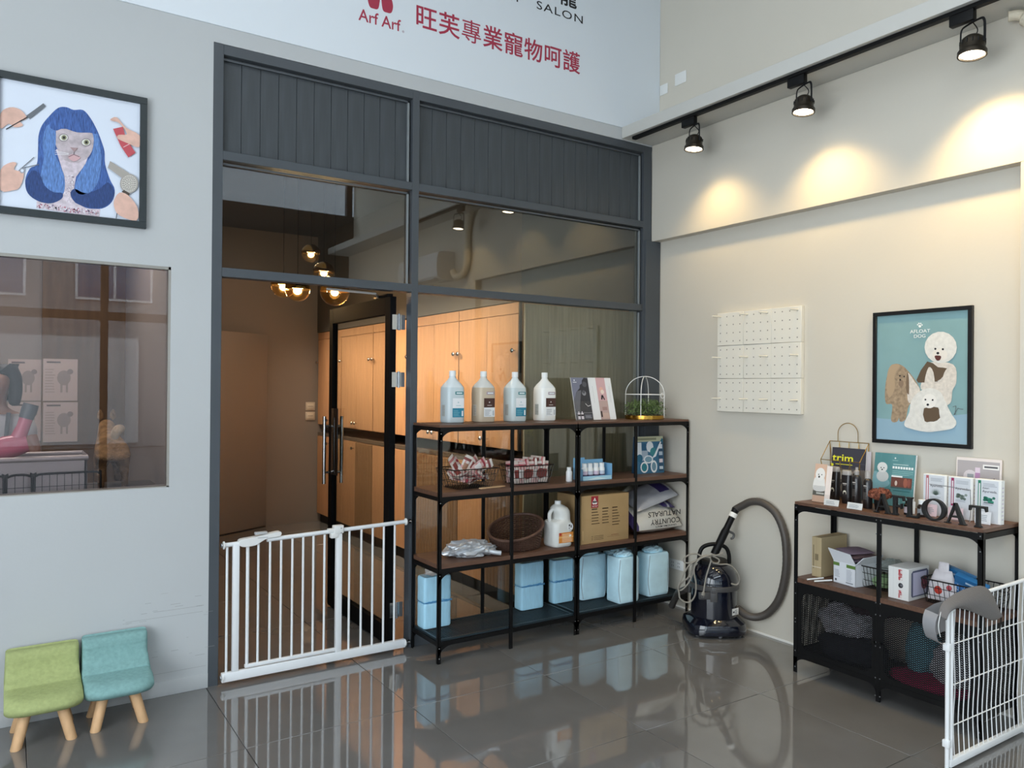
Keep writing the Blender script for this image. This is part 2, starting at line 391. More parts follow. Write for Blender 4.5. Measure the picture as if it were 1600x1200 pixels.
# ================================================================= GLASS DOOR, open into the corridor
dr = struct('door_1'); DBLK = mat('door_black', '0c0c0d', .75, spec=.12)
hx, x1_ = 1.058, 1.098
dy0, dy1 = .075, 1.12
def dbox(nm, a, c, z0, z1, m=DBLK, xa=hx, xb=x1_): MB().box(xa, xb, a, c, z0, z1).build(nm, m, dr, bevel=.0015, seg=1)
dbox('stile', dy0, dy0 + .075, .01, 2.125); dbox('stile', dy1 - .065, dy1, .01, 2.125)
dbox('top_rail', dy0 + .075, dy1 - .065, 2.02, 2.125); dbox('bottom_rail', dy0 + .075, dy1 - .065, .01, .12)
MB().box(hx + .018, hx + .026, dy0 + .075, dy1 - .065, .12, 2.035).build('glass_pane', glass_mat('door_glass', (.88, .9, .89), 1.5, 1.0), dr)
for s, x in ((-1, hx), (1, x1_)):
    hd = MB().rod((x + s * .045, dy1 - .035, .88), (x + s * .045, dy1 - .035, 1.36), .013, 12).build('pull_handle', CHROME, dr, smooth=True)
    MB().rod((x, dy1 - .035, .96), (x + s * .045, dy1 - .035, .96), .008).rod((x, dy1 - .035, 1.29), (x + s * .045, dy1 - .035, 1.29), .008).build('standoff', CHROME, hd, smooth=True)
MB().box(hx - .008, hx, dy1 - .19, dy1 - .07, .95, 1.42).build('lock_plate', mat('black_gloss', '0b0b0c', .08), dr, bevel=.004)
for z in (.22, 1.62, 1.97):
    h = MB().box(1.07, 1.155, .0705, .0745, z - .045, z + .045).rod((1.112, .064, z - .05), (1.112, .064, z + .05), .008, 10).build('hinge', CHROME, dr)
arm = MB().tube([(1.078, .3, 2.138), (.98, .12, 2.1385), (.66, .078, 2.139)], .007, 8).build('closer_arm', mat('pale_metal', 'dcdcdc', .3, .5), dr)
MB().box(1.06, 1.096, .12, .34, 2.126, 2.146).build('closer_body', BLACK, dr, bevel=.003)
# ================================================================= SALON ROOM behind the window (x < 0)
ws = struct('wall_salon')
SAL = mat('salon_wall', '9b9188', .7)
MB().box(XL, -.05, 2.6, 2.7, 0, 3.0).box(-.10, -.052, .12, 2.6, 0, 3.0).build('wall_face', SAL, ws)
MB().box(XL, -.05, .12, 2.7, 3.0, 3.05).build('ceiling_slab', mat('salon_ceiling', 'b8b3ab', .8), struct('ceiling_salon'))
# unseen fill lights added in the two inner rooms, one aimed at the cupboards
area('corridor_fill', (1.0, 2.4, 3.25), (0, 0, 0), 1.0, 3.2, 4, (1, .93, .86))
area('cupboard_fill', (1.35, 2.2, 2.5), (0, R(-36), 0), .12, 3.6, 34, (1, .83, .64), spread=R(85))
area('salon_fill', (-1.1, 1.3, 2.95), (0, 0, 0), 1.6, .5, 22, (1, .93, .86))
# ================================================================= FITTINGS OF THE SHOP
class Art:
    "flat print laid on a real plane, one mesh; layers are fractions of a millimetre apart"
    def __init__(s, ax, val, sgn, ox=0, oy=0, k=1.0): s.ax, s.val, s.sgn, s.ox, s.oy, s.k = ax, val, sgn, ox, oy, k; s.mb = MB(); s.mats = []; s.l = 0
    def _m(s, m):
        if m not in s.mats: s.mats.append(m)
        s.mb.m = s.mats.index(m)
    def P(s, x, y): return at(s.ox + x * s.k, s.oy + y * s.k, s.ax, s.val + s.sgn * s.l * .00025)
    def poly(s, pts, m, smooth=0, layer=None):
        s.l = s.l + 1 if layer is None else layer
        if smooth: pts = [(p.x, p.y) for p in spline([(x, y, 0) for x, y in pts], smooth, True)]
        s._m(m); v = [s.P(x, y) for x, y in pts]; s.mb.add(v, [tuple(range(len(v)))]); return s
    def disc(s, x, y, rx, m, ry=None, n=18, layer=None):
        ry = ry or rx; return s.poly([(x + rx * math.cos(2 * PI * i / n), y + ry * math.sin(2 * PI * i / n)) for i in range(n)], m, 0, layer)
    def line(s, pts, w, m, layer=None):
        s.l = s.l + 1 if layer is None else layer
        s._m(m)
        for (a, b), (c, d) in zip(pts, pts[1:]):
            L = math.hypot(c - a, d - b) or 1; nx, ny = -(d - b) / L * w / 2, (c - a) / L * w / 2
            s.mb.add([s.P(a + nx, b + ny), s.P(c + nx, d + ny), s.P(c - nx, d - ny), s.P(a - nx, b - ny)], [(0, 1, 2, 3)])
        return s
    def build(s, parent, name='print'): return s.mb.build(name, s.mats, parent)
def ink(c, **k): return mat('ink_' + c, c, .55, **k)
RED = ink('a8324a'); INK = ink('1b1b1f')
# ---- wall sign above the partition
sg = thing('wall_sign', 'large white sign panel above the partition with red Chinese lettering', 'sign')
MB().box(-2.6, XR - .002, -.006, 0, 3.466, 4.95).build('panel', mat('sign_vinyl', 'dfe6ec', .45), sg)
SX, UP = (1, 0, 0), (0, 0, 1)
def wtext(s_, x, z, size, m, w=None, bold=0, par=sg, y=-.0068, al='LEFT', sp=1): return text(s_, size, m, par, frameM((x, y, z), SX, UP), bold=bold, width=w, align=al, spacing=sp)
for i, ch in enumerate('旺芙專業寵物呵護'):
    wtext(ch, 1.165 + i * .1597, 3.772, .155, RED, bold=0 if ch == '專' else .010)
wtext('Arf Arf', .806, 3.703, .098, RED, w=.268, bold=.008); wtext('®', 1.082, 3.70, .02, ink('b9a0a8'))
lg = MB()
for cx, s_ in ((.899, 1), (.984, -1)):
    ring = spline([(cx - .036, 0, 3.85), (cx - .026, 0, 3.80), (cx, 0, 3.793), (cx + .027, 0, 3.80), (cx + .037, 0, 3.845), (cx + .03 + s_ * .012, 0, 3.90), (cx + s_ * .03, 0, 3.955), (cx - .02 + s_ * .018, 0, 3.90)], 5, True)
    lg.prism([(p.x, p.z) for p in ring], -.0072, -.006)
lg.build('emblem', RED, sg)
wtext('SALON', 2.06, 4.117, .078, INK, w=.392, sp=1.15); wtext('PET', 1.76, 4.117, .078, INK, w=.17, sp=1.15)
wtext('沙龍', 2.10, 4.215, .15, INK, w=.30, bold=.012)
# ---- framed cat picture
def pic_frame(nm, label, cat, ax, val, u0, u1, z0, z1, w, d, m, inner):
    "frame on plane ax=val, u along the other axis"
    t = thing(nm, label, cat, (0, 0, 0))
    def bx(a, c, e, g, d0, d1, name, mm, bev=.001):
        b = MB(); (b.box(a, c, val - d1, val - d0, e, g) if ax == 'y' else b.box(val - d1, val - d0, a, c, e, g)); b.build(name, mm, t, bevel=bev, seg=1)
    bx(u0, u1, z1 - w, z1, 0, d, 'frame', m); bx(u0, u1, z0, z0 + w, 0, d, 'frame', m); bx(u0, u0 + w, z0 + w, z1 - w, 0, d, 'frame', m); bx(u1 - w, u1, z0 + w, z1 - w, 0, d, 'frame', m)
    bx(u0 + w, u1 - w, z0 + w, z1 - w, .001, d * .45, 'backing', inner, 0)
    return t, val - d * .45
cp, yv = pic_frame('cat_picture', 'square black framed picture of a cat in a long blue wig', 'picture', 'y', -.001, -.952, -.308, 2.355, 3.004, .032, .028, mat('frame_slate', '2f3638', .4), ink('dbe3f0'))
a = Art('y', yv - .0003, -1, 0, 0, 1 / 3)
BLUE = mat('wig_blue', '3f5f9f', .5, noise=(30, .45, (9, 9, 1.1))); BLUE2 = mat('wig_blue_light', '5d82bd', .5, noise=(34, .4, (9, 9, 1.2))); BLUE3 = mat('wig_blue_dark', '2c4478', .5, noise=(40, .4, (8, 8, 1)))
SKINP = mat('printed_skin', 'dcb4a4', .6, noise=(25, .12)); FUR = mat('printed_cat_fur', 'bdb1b6', .6, noise=(40, .2))
a.poly([(180, 640), (195, 590), (230, 545), (272, 506), (310, 502), (345, 515), (390, 516), (425, 555), (455, 610), (475, 660), (490, 710), (493, 770), (515, 840), (538, 890), (525, 945), (480, 977), (410, 976), (350, 950), (328, 910), (300, 900), (290, 930), (240, 953), (180, 943), (130, 905), (118, 845), (140, 790), (172, 770), (178, 700)], BLUE, 4)
a.poly([(262, 700), (425, 700), (400, 770), (356, 830), (345, 900), (352, 950), (410, 978), (470, 980), (466, 1016), (330, 1000), (170, 975), (172, 942), (240, 955), (290, 930), (300, 880), (302, 830)], mat('printed_chest', 'cfc3cb', .6, noise=(50, .2)), 0)
random.seed(5)
for k in range(170):      # sequins on the dress
    u = random.random(); x = 175 + u * 290; y = 952 + u * 38 + random.random() * 22
    a.disc(x, y, random.uniform(2, 4.2), ink(random.choice(['b56a7d', 'e8e2ea', '7c6f8c', 'c9a1ad', 'd8c7cf'])), n=6, layer=3)
for k in range(70):
    a.disc(random.uniform(302, 350), random.uniform(820, 950), random.uniform(1.5, 3), ink(random.choice(['8c7f96', 'eeeaf0', 'b0a2ae'])), n=6, layer=3)
a.l = 4
a.poly([(262, 612), (300, 604), (360, 610), (432, 624), (436, 690), (415, 735), (385, 755), (345, 763), (300, 748), (272, 705), (256, 655)], FUR, 4)
a.poly([(258, 590), (262, 660), (258, 720), (280, 770), (302, 830), (300, 900), (270, 925), (215, 900), (190, 830), (205, 740), (200, 660), (220, 590)], BLUE2, 4)
a.poly([(430, 600), (440, 660), (430, 725), (395, 775), (362, 840), (352, 890), (380, 912), (425, 900), (460, 850), (475, 770), (470, 690), (455, 620)], BLUE2, 4)
a.poly([(120, 850), (150, 800), (185, 815), (210, 870), (250, 900), (292, 905), (288, 932), (240, 953), (180, 943), (130, 905)], BLUE3, 4, layer=7)
a.poly([(330, 908), (350, 885), (400, 905), (465, 885), (506, 855), (534, 893), (522, 942), (480, 972), (410, 972), (352, 948)], BLUE3, 4, layer=7)
a.poly([(232, 590), (262, 540), (320, 522), (390, 530), (432, 570), (456, 625), (420, 622), (360, 620), (300, 602), (262, 612)], BLUE, 4)
for ex, ey in ((298, 645), (403, 667)):
    a.disc(ex, ey, 23, ink('8d8388'), 19); a.disc(ex, ey, 20, ink('dcdcd2'), 15); a.disc(ex + 2, ey, 12, ink('8a8a6c')); a.disc(ex + 2, ey, 6, INK)
a.poly([(328, 690), (366, 694), (348, 712)], ink('a98f90')); a.poly([(318, 735), (345, 722), (378, 738), (346, 757)], ink('cfa9ac'), 3)
a.line([(347, 712), (346, 724), (320, 736)], 3, ink('6f6067')); a.line([(346, 724), (372, 735)], 3, ink('6f6067'), layer=a.l)
for wy in (-8, 0, 9): a.line([(322, 722 + wy * .4), (258, 715 + wy)], 1.6, ink('f4f4f6'), layer=a.l)
a.poly([(3, 530), (45, 503), (92, 512), (122, 543), (120, 560), (92, 566), (108, 588), (70, 597), (40, 580), (3, 603)], SKINP, 3)
a.poly([(122, 543), (203, 484), (215, 498), (140, 558)], ink('6b7076')); a.line([(130, 548), (28, 606)], 5, INK)
a.poly([(3, 795), (48, 762), (78, 765), (66, 795), (112, 812), (92, 878), (60, 892), (3, 892)], SKINP, 3)
for q in (((88, 800), (160, 737)), ((96, 790), (182, 771))): a.line(q, 4, ink('6d7078'))
a.disc(104, 800, 12, ink('9fa3ab')); a.disc(104, 800, 7, ink('dbe3f0'))
a.poly([(530, 604), (576, 594), (590, 650), (636, 716), (602, 738), (566, 685)], ink('c2535c')); a.line([(578, 690), (612, 672)], 3, ink('e6c3c6'))
a.poly([(518, 558), (548, 550), (590, 598), (654, 634), (652, 690), (600, 672), (552, 650), (556, 632), (596, 628), (560, 578), (524, 566)], SKINP, 3)
SIL = ink('a9a39c')
a.poly([(505, 785), (516, 755), (606, 812), (576, 838)], SIL); a.disc(605, 860, 43, SIL, 46); a.disc(605, 860, 36, ink('c9c4bc'), 39)
for rr, nn in ((8, 6), (16, 11), (24, 16), (30, 20)):
    for i in range(nn): a.disc(605 + rr * math.cos(2 * PI * i / nn), 860 + rr * 1.05 * math.sin(2 * PI * i / nn), 2.1, INK, n=6, layer=a.l + (1 if i == 0 and rr == 8 else 0))
a.poly([(570, 898), (582, 890), (610, 908), (600, 922)], ink('4a4038')); a.line([(552, 975), (545, 1024)], 3.5, INK)
a.poly([(536, 935), (560, 903), (600, 915), (644, 972), (640, 1034), (560, 1010), (535, 970)], SKINP, 3)
a.build(cp)
# ---- upholstered toddler chairs
def toddler_chair(name, label, col, x0, x1, yb, yf, seat_z, top_z):
    fab = mat('felt_' + col, col, .95, noise=(60, .10), bump=(400, .25), spec=.1)
    legm = mat('pale_beech', 'd6ac80', .55, noise=(7, .15, (4, 4, 1)))
    t = thing(name, label, 'chair', ((x0 + x1) / 2, (yb + yf) / 2, 0)); w = (x1 - x0) / 2; d = (yb - yf) / 2
    # one upholstered shell: back that rolls forward into the seat
    prof = [(d - .012, top_z - .012), (d - .02, top_z - .004), (d - .05, top_z), (d - .078, top_z - .010), (d - .088, top_z - .04), (d - .088, seat_z + .10), (d - .10, seat_z + .045), (d - .14, seat_z + .012), (0, seat_z + .004), (-d + .06, seat_z - .004),
            (-d + .02, seat_z - .018), (-d, seat_z - .042), (-d + .012, seat_z - .066), (-d + .05, seat_z - .078), (0, seat_z - .07), (d - .04, seat_z - .06), (d - .012, seat_z - .03)]
    pr = [(p.x, p.y) for p in spline([(y, z, 0) for y, z in prof], 3, True)]
    rings = []
    for u in [-1, -.985, -.95, -.88, -.75, -.5, 0, .5, .75, .88, .95, .985, 1]:
        cy = sum(p[0] for p in pr) / len(pr); e = 1 - max(0, abs(u) - .93) * .45
        ring = []
        for (y, z) in pr:
            yy, zz = y, z
            if y < -d + .09:   # round the front corners of the seat
                k = max(0, abs(u) - .45) / .55; yy = y + k * k * .045 * min(1, (-d + .09 - y) / .05)
            if abs(u) > .9:
                q = (abs(u) - .9) / .1; cz = (top_z + seat_z) / 2 if y > d - .095 else seat_z - .035
                yc = d - .05 if y > d - .095 and z > seat_z + .02 else yy
                yy = yy + (yc - yy) * .35 * q * q; zz = zz + ((seat_z - .035) - zz) * (.3 if zz < seat_z + .03 else .03) * q * q
            ring.append((u * w * (1.0 if z < seat_z + .03 else .965), yy, zz))
        rings.append(ring)
    MB().loft(rings).build('upholstered_shell', fab, t, smooth=True)
    for sx in (-1, 1):
        for sy in (-1, 1):
            a = Vector((sx * (w - .085), sy * (d - .095), seat_z - .062)); c = Vector((sx * (w - .045), sy * (d - .045) + (0 if sy < 0 else -.02), 0.0))
            dirv = (a - c).normalized(); b = MB()
            vs = []
            n = 14
            for z, rr in ((0, .0205), (.004, .0225), (seat_z - .062, .025)):
                p = c + (a - c) * (z / (seat_z - .062)); vs.append([(p.x + rr * math.cos(2 * PI * k / n), p.y + rr * math.sin(2 * PI * k / n), z) for k in range(n)])
            b.loft(vs).build('leg', legm, t, smooth=True)
    return t
toddler_chair('toddler_chair', 'small lime green felt chair with round wooden legs', 'a8b179', -.882, -.582, -.012, -.335, .215, .362)
toddler_chair('toddler_chair', 'small teal felt chair with round wooden legs', '84aaa8', -.578, -.288, -.012, -.315, .215, .372)
# ---- safety gate in the doorway
gt = thing('safety_gate', 'white metal safety gate closing the doorway', 'gate', (.61, -.03, 0))
gx, gy = .61, 0
def gb(nm, *a, m=WHITE, bev=.003, **k): return MB().box(*a).build(nm, m, gt, bevel=bev, **k)
gl, gr = .082 - gx, 1.118 - gx
gb('bottom_rail', gl - .012, gr + .004, -.014, .014, .022, .070)
gb('upright', .118 - gx + .004, .155 - gx, -.014, .014, .07, .742); gb('upright', .688 - gx, .722 - gx, -.014, .014, .07, .752)
tz = lambda x: .736 + (x + gx) * .030
def toprail(a, c): MB().tube([(a, 0, tz(a)), (c, 0, tz(c))], .012, 12).build('top_rail', WHITE, gt, smooth=True)
toprail(gl, .16 - gx); toprail(.30 - gx, .69 - gx); toprail(.72 - gx, gr)
for x in (.094,): MB().rod((x - gx, 0, .07), (x - gx, 0, tz(x - gx)), .0065, 10).build('bar', WHITE, gt, smooth=True)
for x in (.2, .256, .318, .378, .440, .500, .558, .622):
    MB().rod((x - gx, 0, .082), (x - gx, 0, .742), .009 if x == .2 else .0065, 10).build('bar', WHITE, gt, smooth=True)
for x in (.769, .842, .912, .982, 1.052): MB().rod((x - gx, 0, .07), (x - gx, 0, tz(x - gx)), .0065, 10).build('bar', WHITE, gt, smooth=True)
gb('door_bottom_rail', .188 - gx, .688 - gx, -.010, .010, .076, .094)
hp = spline([(.150, .745, 0), (.16, .762, 0), (.24, .770, 0), (.345, .785, 0), (.372, .782, 0), (.365, .762, 0), (.30, .755, 0), (.268, .742, 0), (.235, .725, 0), (.175, .722, 0), (.15, .735, 0)], 3, True)
MB().prism([(p.x - gx, p.y) for p in hp], -.022, .022).build('latch_housing', WHITEP, gt, bevel=.002, seg=1)
gb('latch_button', .235 - gx, .30 - gx, -.013, .013, .778, .792, m=mat('grey_button', 'b4b6b6', .5))
gb('latch_slot', .245 - gx, .30 - gx, -.0235, -.0215, .762, .7645, m=mat('slot_grey', '9da1a1', .6), bev=0)
gb('hinge_housing', .672 - gx, .728 - gx, -.02, .02, .742, .788, m=WHITEP, bev=.004); gb('hinge_cap', .655 - gx, .70 - gx, -.018, .018, .718, .745, m=WHITEP, bev=.004)
gb('hinge_collar', .64 - gx, .675 - gx, -.015, .015, .752, .772, m=WHITEP)
for z in (.746, .772):
    MB().rod((.712 - gx, -.021, z), (.712 - gx, -.0205, z), .003, 8).build('screw', CHROME, gt)
for (x, s, z) in ((gl, -1, tz(gl)), (gl, -1, .046), (gr, 1, tz(gr)), (gr, 1, .046)):
    MB().lathe([(.014, 0), (.021, .002), (.021, .008), (.015, .010)], 16, (x if s > 0 else x - .01, 0, z), axis='x').build('clamp_nut', WHITEP, gt, smooth=True)
    e = x + s * .036; e = max(.0625 - gx, e) if s < 0 else min(1.160 - gx, e)
    sp = MB().rod((x, 0, z), (e, 0, z), .0045).lathe([(.013, 0), (.013, .004)], 14, ((e - .004) if s > 0 else e, 0, z), axis='x').build('spindle', CHROME, gt, smooth=True)
# ---- track with three spot lamps
tr = thing('light_track', 'long black lighting track under the ledge', 'lighting track', (0, 0, 0))
TX = 2.872
MB().box(TX - .018, TX + .018, -3.6, -.082, ZS0 - .021, ZS0 - .0005).build('track', BLACK, tr, bevel=.0015, seg=1)
MB().box(TX - .004, TX + .004, -3.6, -.09, ZS0 - .0215, ZS0 - .021).build('track_slot', BLACKM, tr)
BRZ = mat('black_bronze', '3a342c', .35, .7); LAMP = mat('lamp_face', 'fff2dc', .4, emit=('fff0d4', 14))
WARM = (1, .70, .30)
for i, (y, lab) in enumerate(((-.62, 'black spot lamp on the track, nearest the partition'), (-1.45, 'black spot lamp in the middle of the track'), (-2.36, 'black spot lamp on the track, nearest the air conditioner pipe'))):
    t = thing('spot_lamp', lab, 'spot lamp', (TX, y, ZS0 - .0215), 0, 'spot lamps on the track')
    MB().box(-.017, .017, -.055, .055, -.052, -.0005).build('adapter', BLACK, t, bevel=.002)
    MB().rod((0, -.045, -.06), (0, -.045, -.0475), .008, 10).build('swivel', BLACK, t)
    # yoke, an inverted U
    yk = spline([(-.020, -.108, -.175), (-.021, -.109, -.11), (-.02, -.105, -.075), (-.015, -.085, -.062), (.015, -.005, -.062), (.02, .015, -.075), (.021, .019, -.11), (.020, .018, -.175)], 4)
    MB().tube(yk, .006, 6, flat=.5).build('yoke', BLACK, t, smooth=True)
    MB().tube(spline([(.0, -.045, -.06), (.035, -.05, -.085), (.03, -.045, -.11), (.0, -.04, -.125)], 5), .0028, 6).build('cable', BLACKM, t)
    ax = Matrix.Translation((0, -.045, -.175)) @ Matrix.Rotation(R(5), 4, 'Y') @ Matrix.Scale(1.38, 4)
    hb = MB(ax).lathe([(.0001, .038), (.022, .036), (.034, .026), (.038, .012), (.039, -.010), (.042, -.014), (.045, -.018), (.045, -.032), (.040, -.032), (.038, -.022), (.0001, -.02)], 28).build('lamp_head', BRZ, t, smooth=True)
    sl = MB(ax)
    for k in range(14):
        q = 2 * PI * k / 14; sl.box(.0385 * math.cos(q) - .0015, .0385 * math.cos(q) + .0015, .0385 * math.sin(q) - .0015, .0385 * math.sin(q) + .0015, .004, .018)
    sl.build('vent_slot', BLACKM, hb)
    MB(ax).lathe([(.0001, -.027), (.02, -.0285), (.0375, -.027), (.0375, -.024), (.0001, -.024)], 24).build('lamp_lens', LAMP, hb)
    l = bpy.data.lights.new('spot', 'SPOT'); l.energy = (20, 28, 52)[i]; l.color = WARM; l.spot_size = R(112); l.spot_blend = .85; l.shadow_soft_size = .055
    lo = bpy.data.objects.new('spot_light', l); C.objects.link(lo); lo.parent = t
    src = Vector((TX, y - .045, ZS0 - .0215 - .175)) + Vector((0, 0, -.052))
    tgt = Vector((TX + .20, y - .08, 2.2)) ; dv = (tgt - src).normalized()
    lo.location = src - Vector((TX, y, ZS0 - .0215)); lo.rotation_euler = dv.to_track_quat('-Z', 'Y').to_euler()
    # small bright reflection window: three-hole downlight on the soffit wall
# ---- sockets
def socket(label, y, z, x=XR, w=.075, h=.07, holes=True, twin=False):
    t = thing('wall_socket', label, 'socket', (x, y, z)); MB().box(-.008, -.0005, -w, w, -h / 2, h / 2).build('plate', WHITEP, t, bevel=.002)
    if holes:
        b = MB()
        for yy in (-.03, .03):
            for zz in (-.012, .012): b.box(-.0086, -.0078, yy - .009, yy - .006, zz - .006, zz + .006).box(-.0086, -.0078, yy + .006, yy + .009, zz - .006, zz + .006)
        b.build('slots', mat('slot_dark', '4f4d49', .7), t)
    return t
socket('white double socket low on the cream wall behind the shelving', -.213, .302)
socket('cream switch plate high on the wall beside the sign', -.222, 3.834, w=.055, h=.085, holes=False)
socket('cream blank plate high in the corner above the ledge', -.052, 3.806, w=.04, h=.075, holes=False)
# ---- peg boards: 3 x 3 square perforated panels with pegs
PB = mat('pegboard_white', 'e6e2d6', .55)
pb = thing('pegboard', 'white pegboard of nine square panels on the cream wall', 'pegboard', (XR - .001, -.94, 1.76))
hole = MB(); random.seed(11)
for i in range(3):
    for j in range(3):
        yc = .2225 - i * .2225; zc = -.2225 + j * .2225; o = random.uniform(0, .002)
        xi = -.026 - (.004 if i == 2 else (.002 if j == 2 else 0))
        MB().box(xi, -.0005, yc - .1105, yc + .1105, zc - .1105, zc + .1105).build('panel', PB, pb, bevel=.002, seg=1)
        for p in range(4):
            for q in range(4):
                hole.lathe([(.0045, xi - .0003), (.0045, xi - .0001)], 8, (0, yc - .082 + p * .055, zc - .082 + q * .055), axis='x')
hole.build('peg_holes', mat('hole_grey', '8d8980', .9), pb)['kind'] = 'stuff'
for y in (-.636, -.862, -1.018, -1.248):
    for z in (2.068, 1.79, 1.514):
        MB().lathe([(.0001, -.112), (.0055, -.110), (.0055, -.026), (.0055, -.0)], 10, (0, y + .94, z - 1.76), axis='x').build('peg', PB, pb, smooth=True)
# ---- framed dog poster
dp, xv = pic_frame('dog_poster', 'black framed teal poster of three groomed dogs', 'poster', 'x', XR - .001, -2.263, -1.731, 1.287, 2.013, .021, .022, mat('frame_black', '0e0e0f', .35), ink('7fa6aa'))
a = Art('x', xv - .0003, -1, 1100, 450, .28125)
a.poly([(958, 155), (1465, 122), (1465, 872), (955, 838)], mat('poster_teal', '86a9ab', .3, noise=(3, .1)))
a.poly([(958, 722), (1100, 735), (1465, 700), (1465, 872), (955, 838)], mat('poster_blue', '93b1c1', .3))
CRM = mat('print_cream_fur', 'd9d0c4', .5, noise=(60, .13)); TAN = mat('print_tan_fur', 'a08a70', .5, noise=(60, .3)); WHF = mat('print_white_fur', 'dfdcd4', .5, noise=(50, .08)); BRN = ink('5f4d3a')
a.poly([(1010, 640), (1006, 560), (1020, 480), (1050, 425), (1100, 430), (1150, 480), (1190, 540), (1200, 590), (1140, 650), (1120, 730), (1085, 737), (1092, 665), (1078, 737), (1040, 737), (1046, 650)], TAN, 4)
a.poly([(1130, 470), (1170, 520), (1200, 575), (1140, 640), (1128, 560)], CRM, 3); a.disc(1103, 500, 34, TAN, 44); a.disc(1095, 530, 14, ink('8b7560'), 20)
a.poly([(1020, 470), (1045, 425), (1090, 430), (1060, 480), (1060, 560), (1030, 610), (1015, 560)], ink('b39a7c'), 3)
a.poly([(1128, 470), (1138, 500), (1138, 590), (1122, 560)], ink('7a6550'), 3)
for p in ((1088, 488), (1112, 492)): a.disc(p[0], p[1], 4.5, INK)
a.disc(1090, 510, 5, INK)
a.poly([(1245, 415), (1385, 425), (1402, 520), (1380, 570), (1368, 640), (1300, 660), (1270, 600), (1205, 560), (1215, 500), (1200, 480)], CRM, 4)
a.poly([(1240, 408), (1180, 512), (1215, 525), (1290, 520), (1330, 490), (1352, 447), (1300, 440)], BRN, 2); a.poly([(1248, 440), (1225, 520), (1240, 560), (1280, 560), (1275, 470)], CRM, 3)
a.poly([(1335, 470), (1320, 540), (1340, 575), (1376, 570), (1380, 470), (1362, 440)], CRM, 3)
for k in range(6): a.disc(1316 - k * 4, 440 + k * 16, 3.5, ink('f2efe6'), layer=12)
a.l = 13; a.disc(1315, 330, 90, WHF, 88); a.disc(1310, 370, 42, ink('e6dfd4'), 34)
for p in ((1285, 338), (1327, 340)): a.disc(p[0], p[1], 6, INK)
a.disc(1299, 362, 8, INK, 7); a.poly([(1283, 376), (1316, 378), (1312, 398), (1298, 404), (1286, 394)], ink('5a2f2a'), 3)
a.poly([(1112, 760), (1140, 690), (1150, 630), (1190, 580), (1250, 556), (1310, 575), (1345, 640), (1375, 700), (1402, 745), (1380, 780), (1300, 795), (1240, 800), (1160, 785)], WHF, 4)
a.poly([(1222, 668), (1300, 664), (1312, 720), (1270, 745), (1226, 740)], BRN, 2); a.disc(1252, 628, 40, ink('ece8e0'), 40); a.disc(1190, 680, 26, WHF, 70); a.disc(1330, 680, 24, WHF, 60); a.disc(1265, 768, 50, WHF, 26)
for p in ((1230, 620), (1270, 622)): a.disc(p[0], p[1], 5, INK)
a.disc(1243, 648, 7, INK, 6)
for dx, dy, r in ((0, 4, 7.5), (-12, -4, 4), (-5, -11, 4), (5, -11, 4), (12, -3, 4)): a.disc(1199 + dx, 208 + dy, r, ink('f2f4f2'), layer=a.l)
a.line([(1382, 660), (1400, 655), (1395, 700), (1388, 705), (1410, 668), (1422, 672), (1440, 674)], 3, ink('5c6468'))
a.build(dp)
def rtext(s_, px, py, size, m, par, w=None, x=xv - .005, al='CENTER', bold=0):
    p = at(px, py, 'x', x); return text(s_, size, m, par, frameM(p, (0, -1, 0), UP), width=w, align=al, bold=bold)
LT = ink('f2f4f2')
rtext('AFLOAT', 1100 + 1200 * .28125, 450 + 249 * .28125, .026, LT, dp, w=.108); rtext('DOG', 1100 + 1198 * .28125, 450 + 276 * .28125, .026, LT, dp, w=.062)
# ---- air conditioner on the pier (in view only as a reflection) and its pipe
ac = thing('air_conditioner', 'white air conditioner on the right wall, seen reflected in the partition glass', 'air conditioner', (XB - .001, -3.41, 2.72))
pr = [(0, 0), (-.17, 0), (-.215, .03), (-.225, .10), (-.22, .22), (-.20, .285), (-.16, .30), (0, .30)]
MB().prism(pr, -.45, .45, 'y').mesh('x', WHITEP)
b = MB(); b.add([(x, -.48, z) for x, z in pr] + [(x, .48, z) for x, z in pr], [tuple(range(8)), tuple(range(8, 16))[::-1]] + [(k, (k + 1) % 8, (k + 1) % 8 + 8, k + 8) for k in range(8)]); b.build('casing', WHITEP, ac, bevel=.006)
MB().box(-.222, -.11, -.42, .42, -.001, .012).build('louvre', mat('louvre_grey', 'c3c4c4', .4), ac)
pipe = thing('pipe_bundle', 'white taped air conditioner pipe at the right edge of the wall', 'pipe')
TP = mat('pipe_tape', 'ddd3bd', .5, bump=(90, .3))
pts = spline([(3.06, -2.475, 3.352), (3.08, -2.52, 3.345), (3.085, -2.575, 3.28), (3.085, -2.605, 3.15), (3.085, -2.60, 2.98), (3.085, -2.60, 2.86), (3.08, -2.67, 2.76), (3.07, -2.8, 2.735), (3.07, -2.868, 2.80)], 6)
rs = [(.024 if i < 8 else .036) for i in range(len(pts))]
MB().tube(pts, .03, 14, rs=rs).build('wrapped_pipe', TP, pipe, smooth=True)
b = MB()
for i in range(14, len(pts) - 4, 3): b.tube([pts[i], pts[i] + (pts[i + 1] - pts[i]).normalized() * .006], .0378, 14, cap=False)
b.build('tape_edge', TP, pipe, smooth=True)
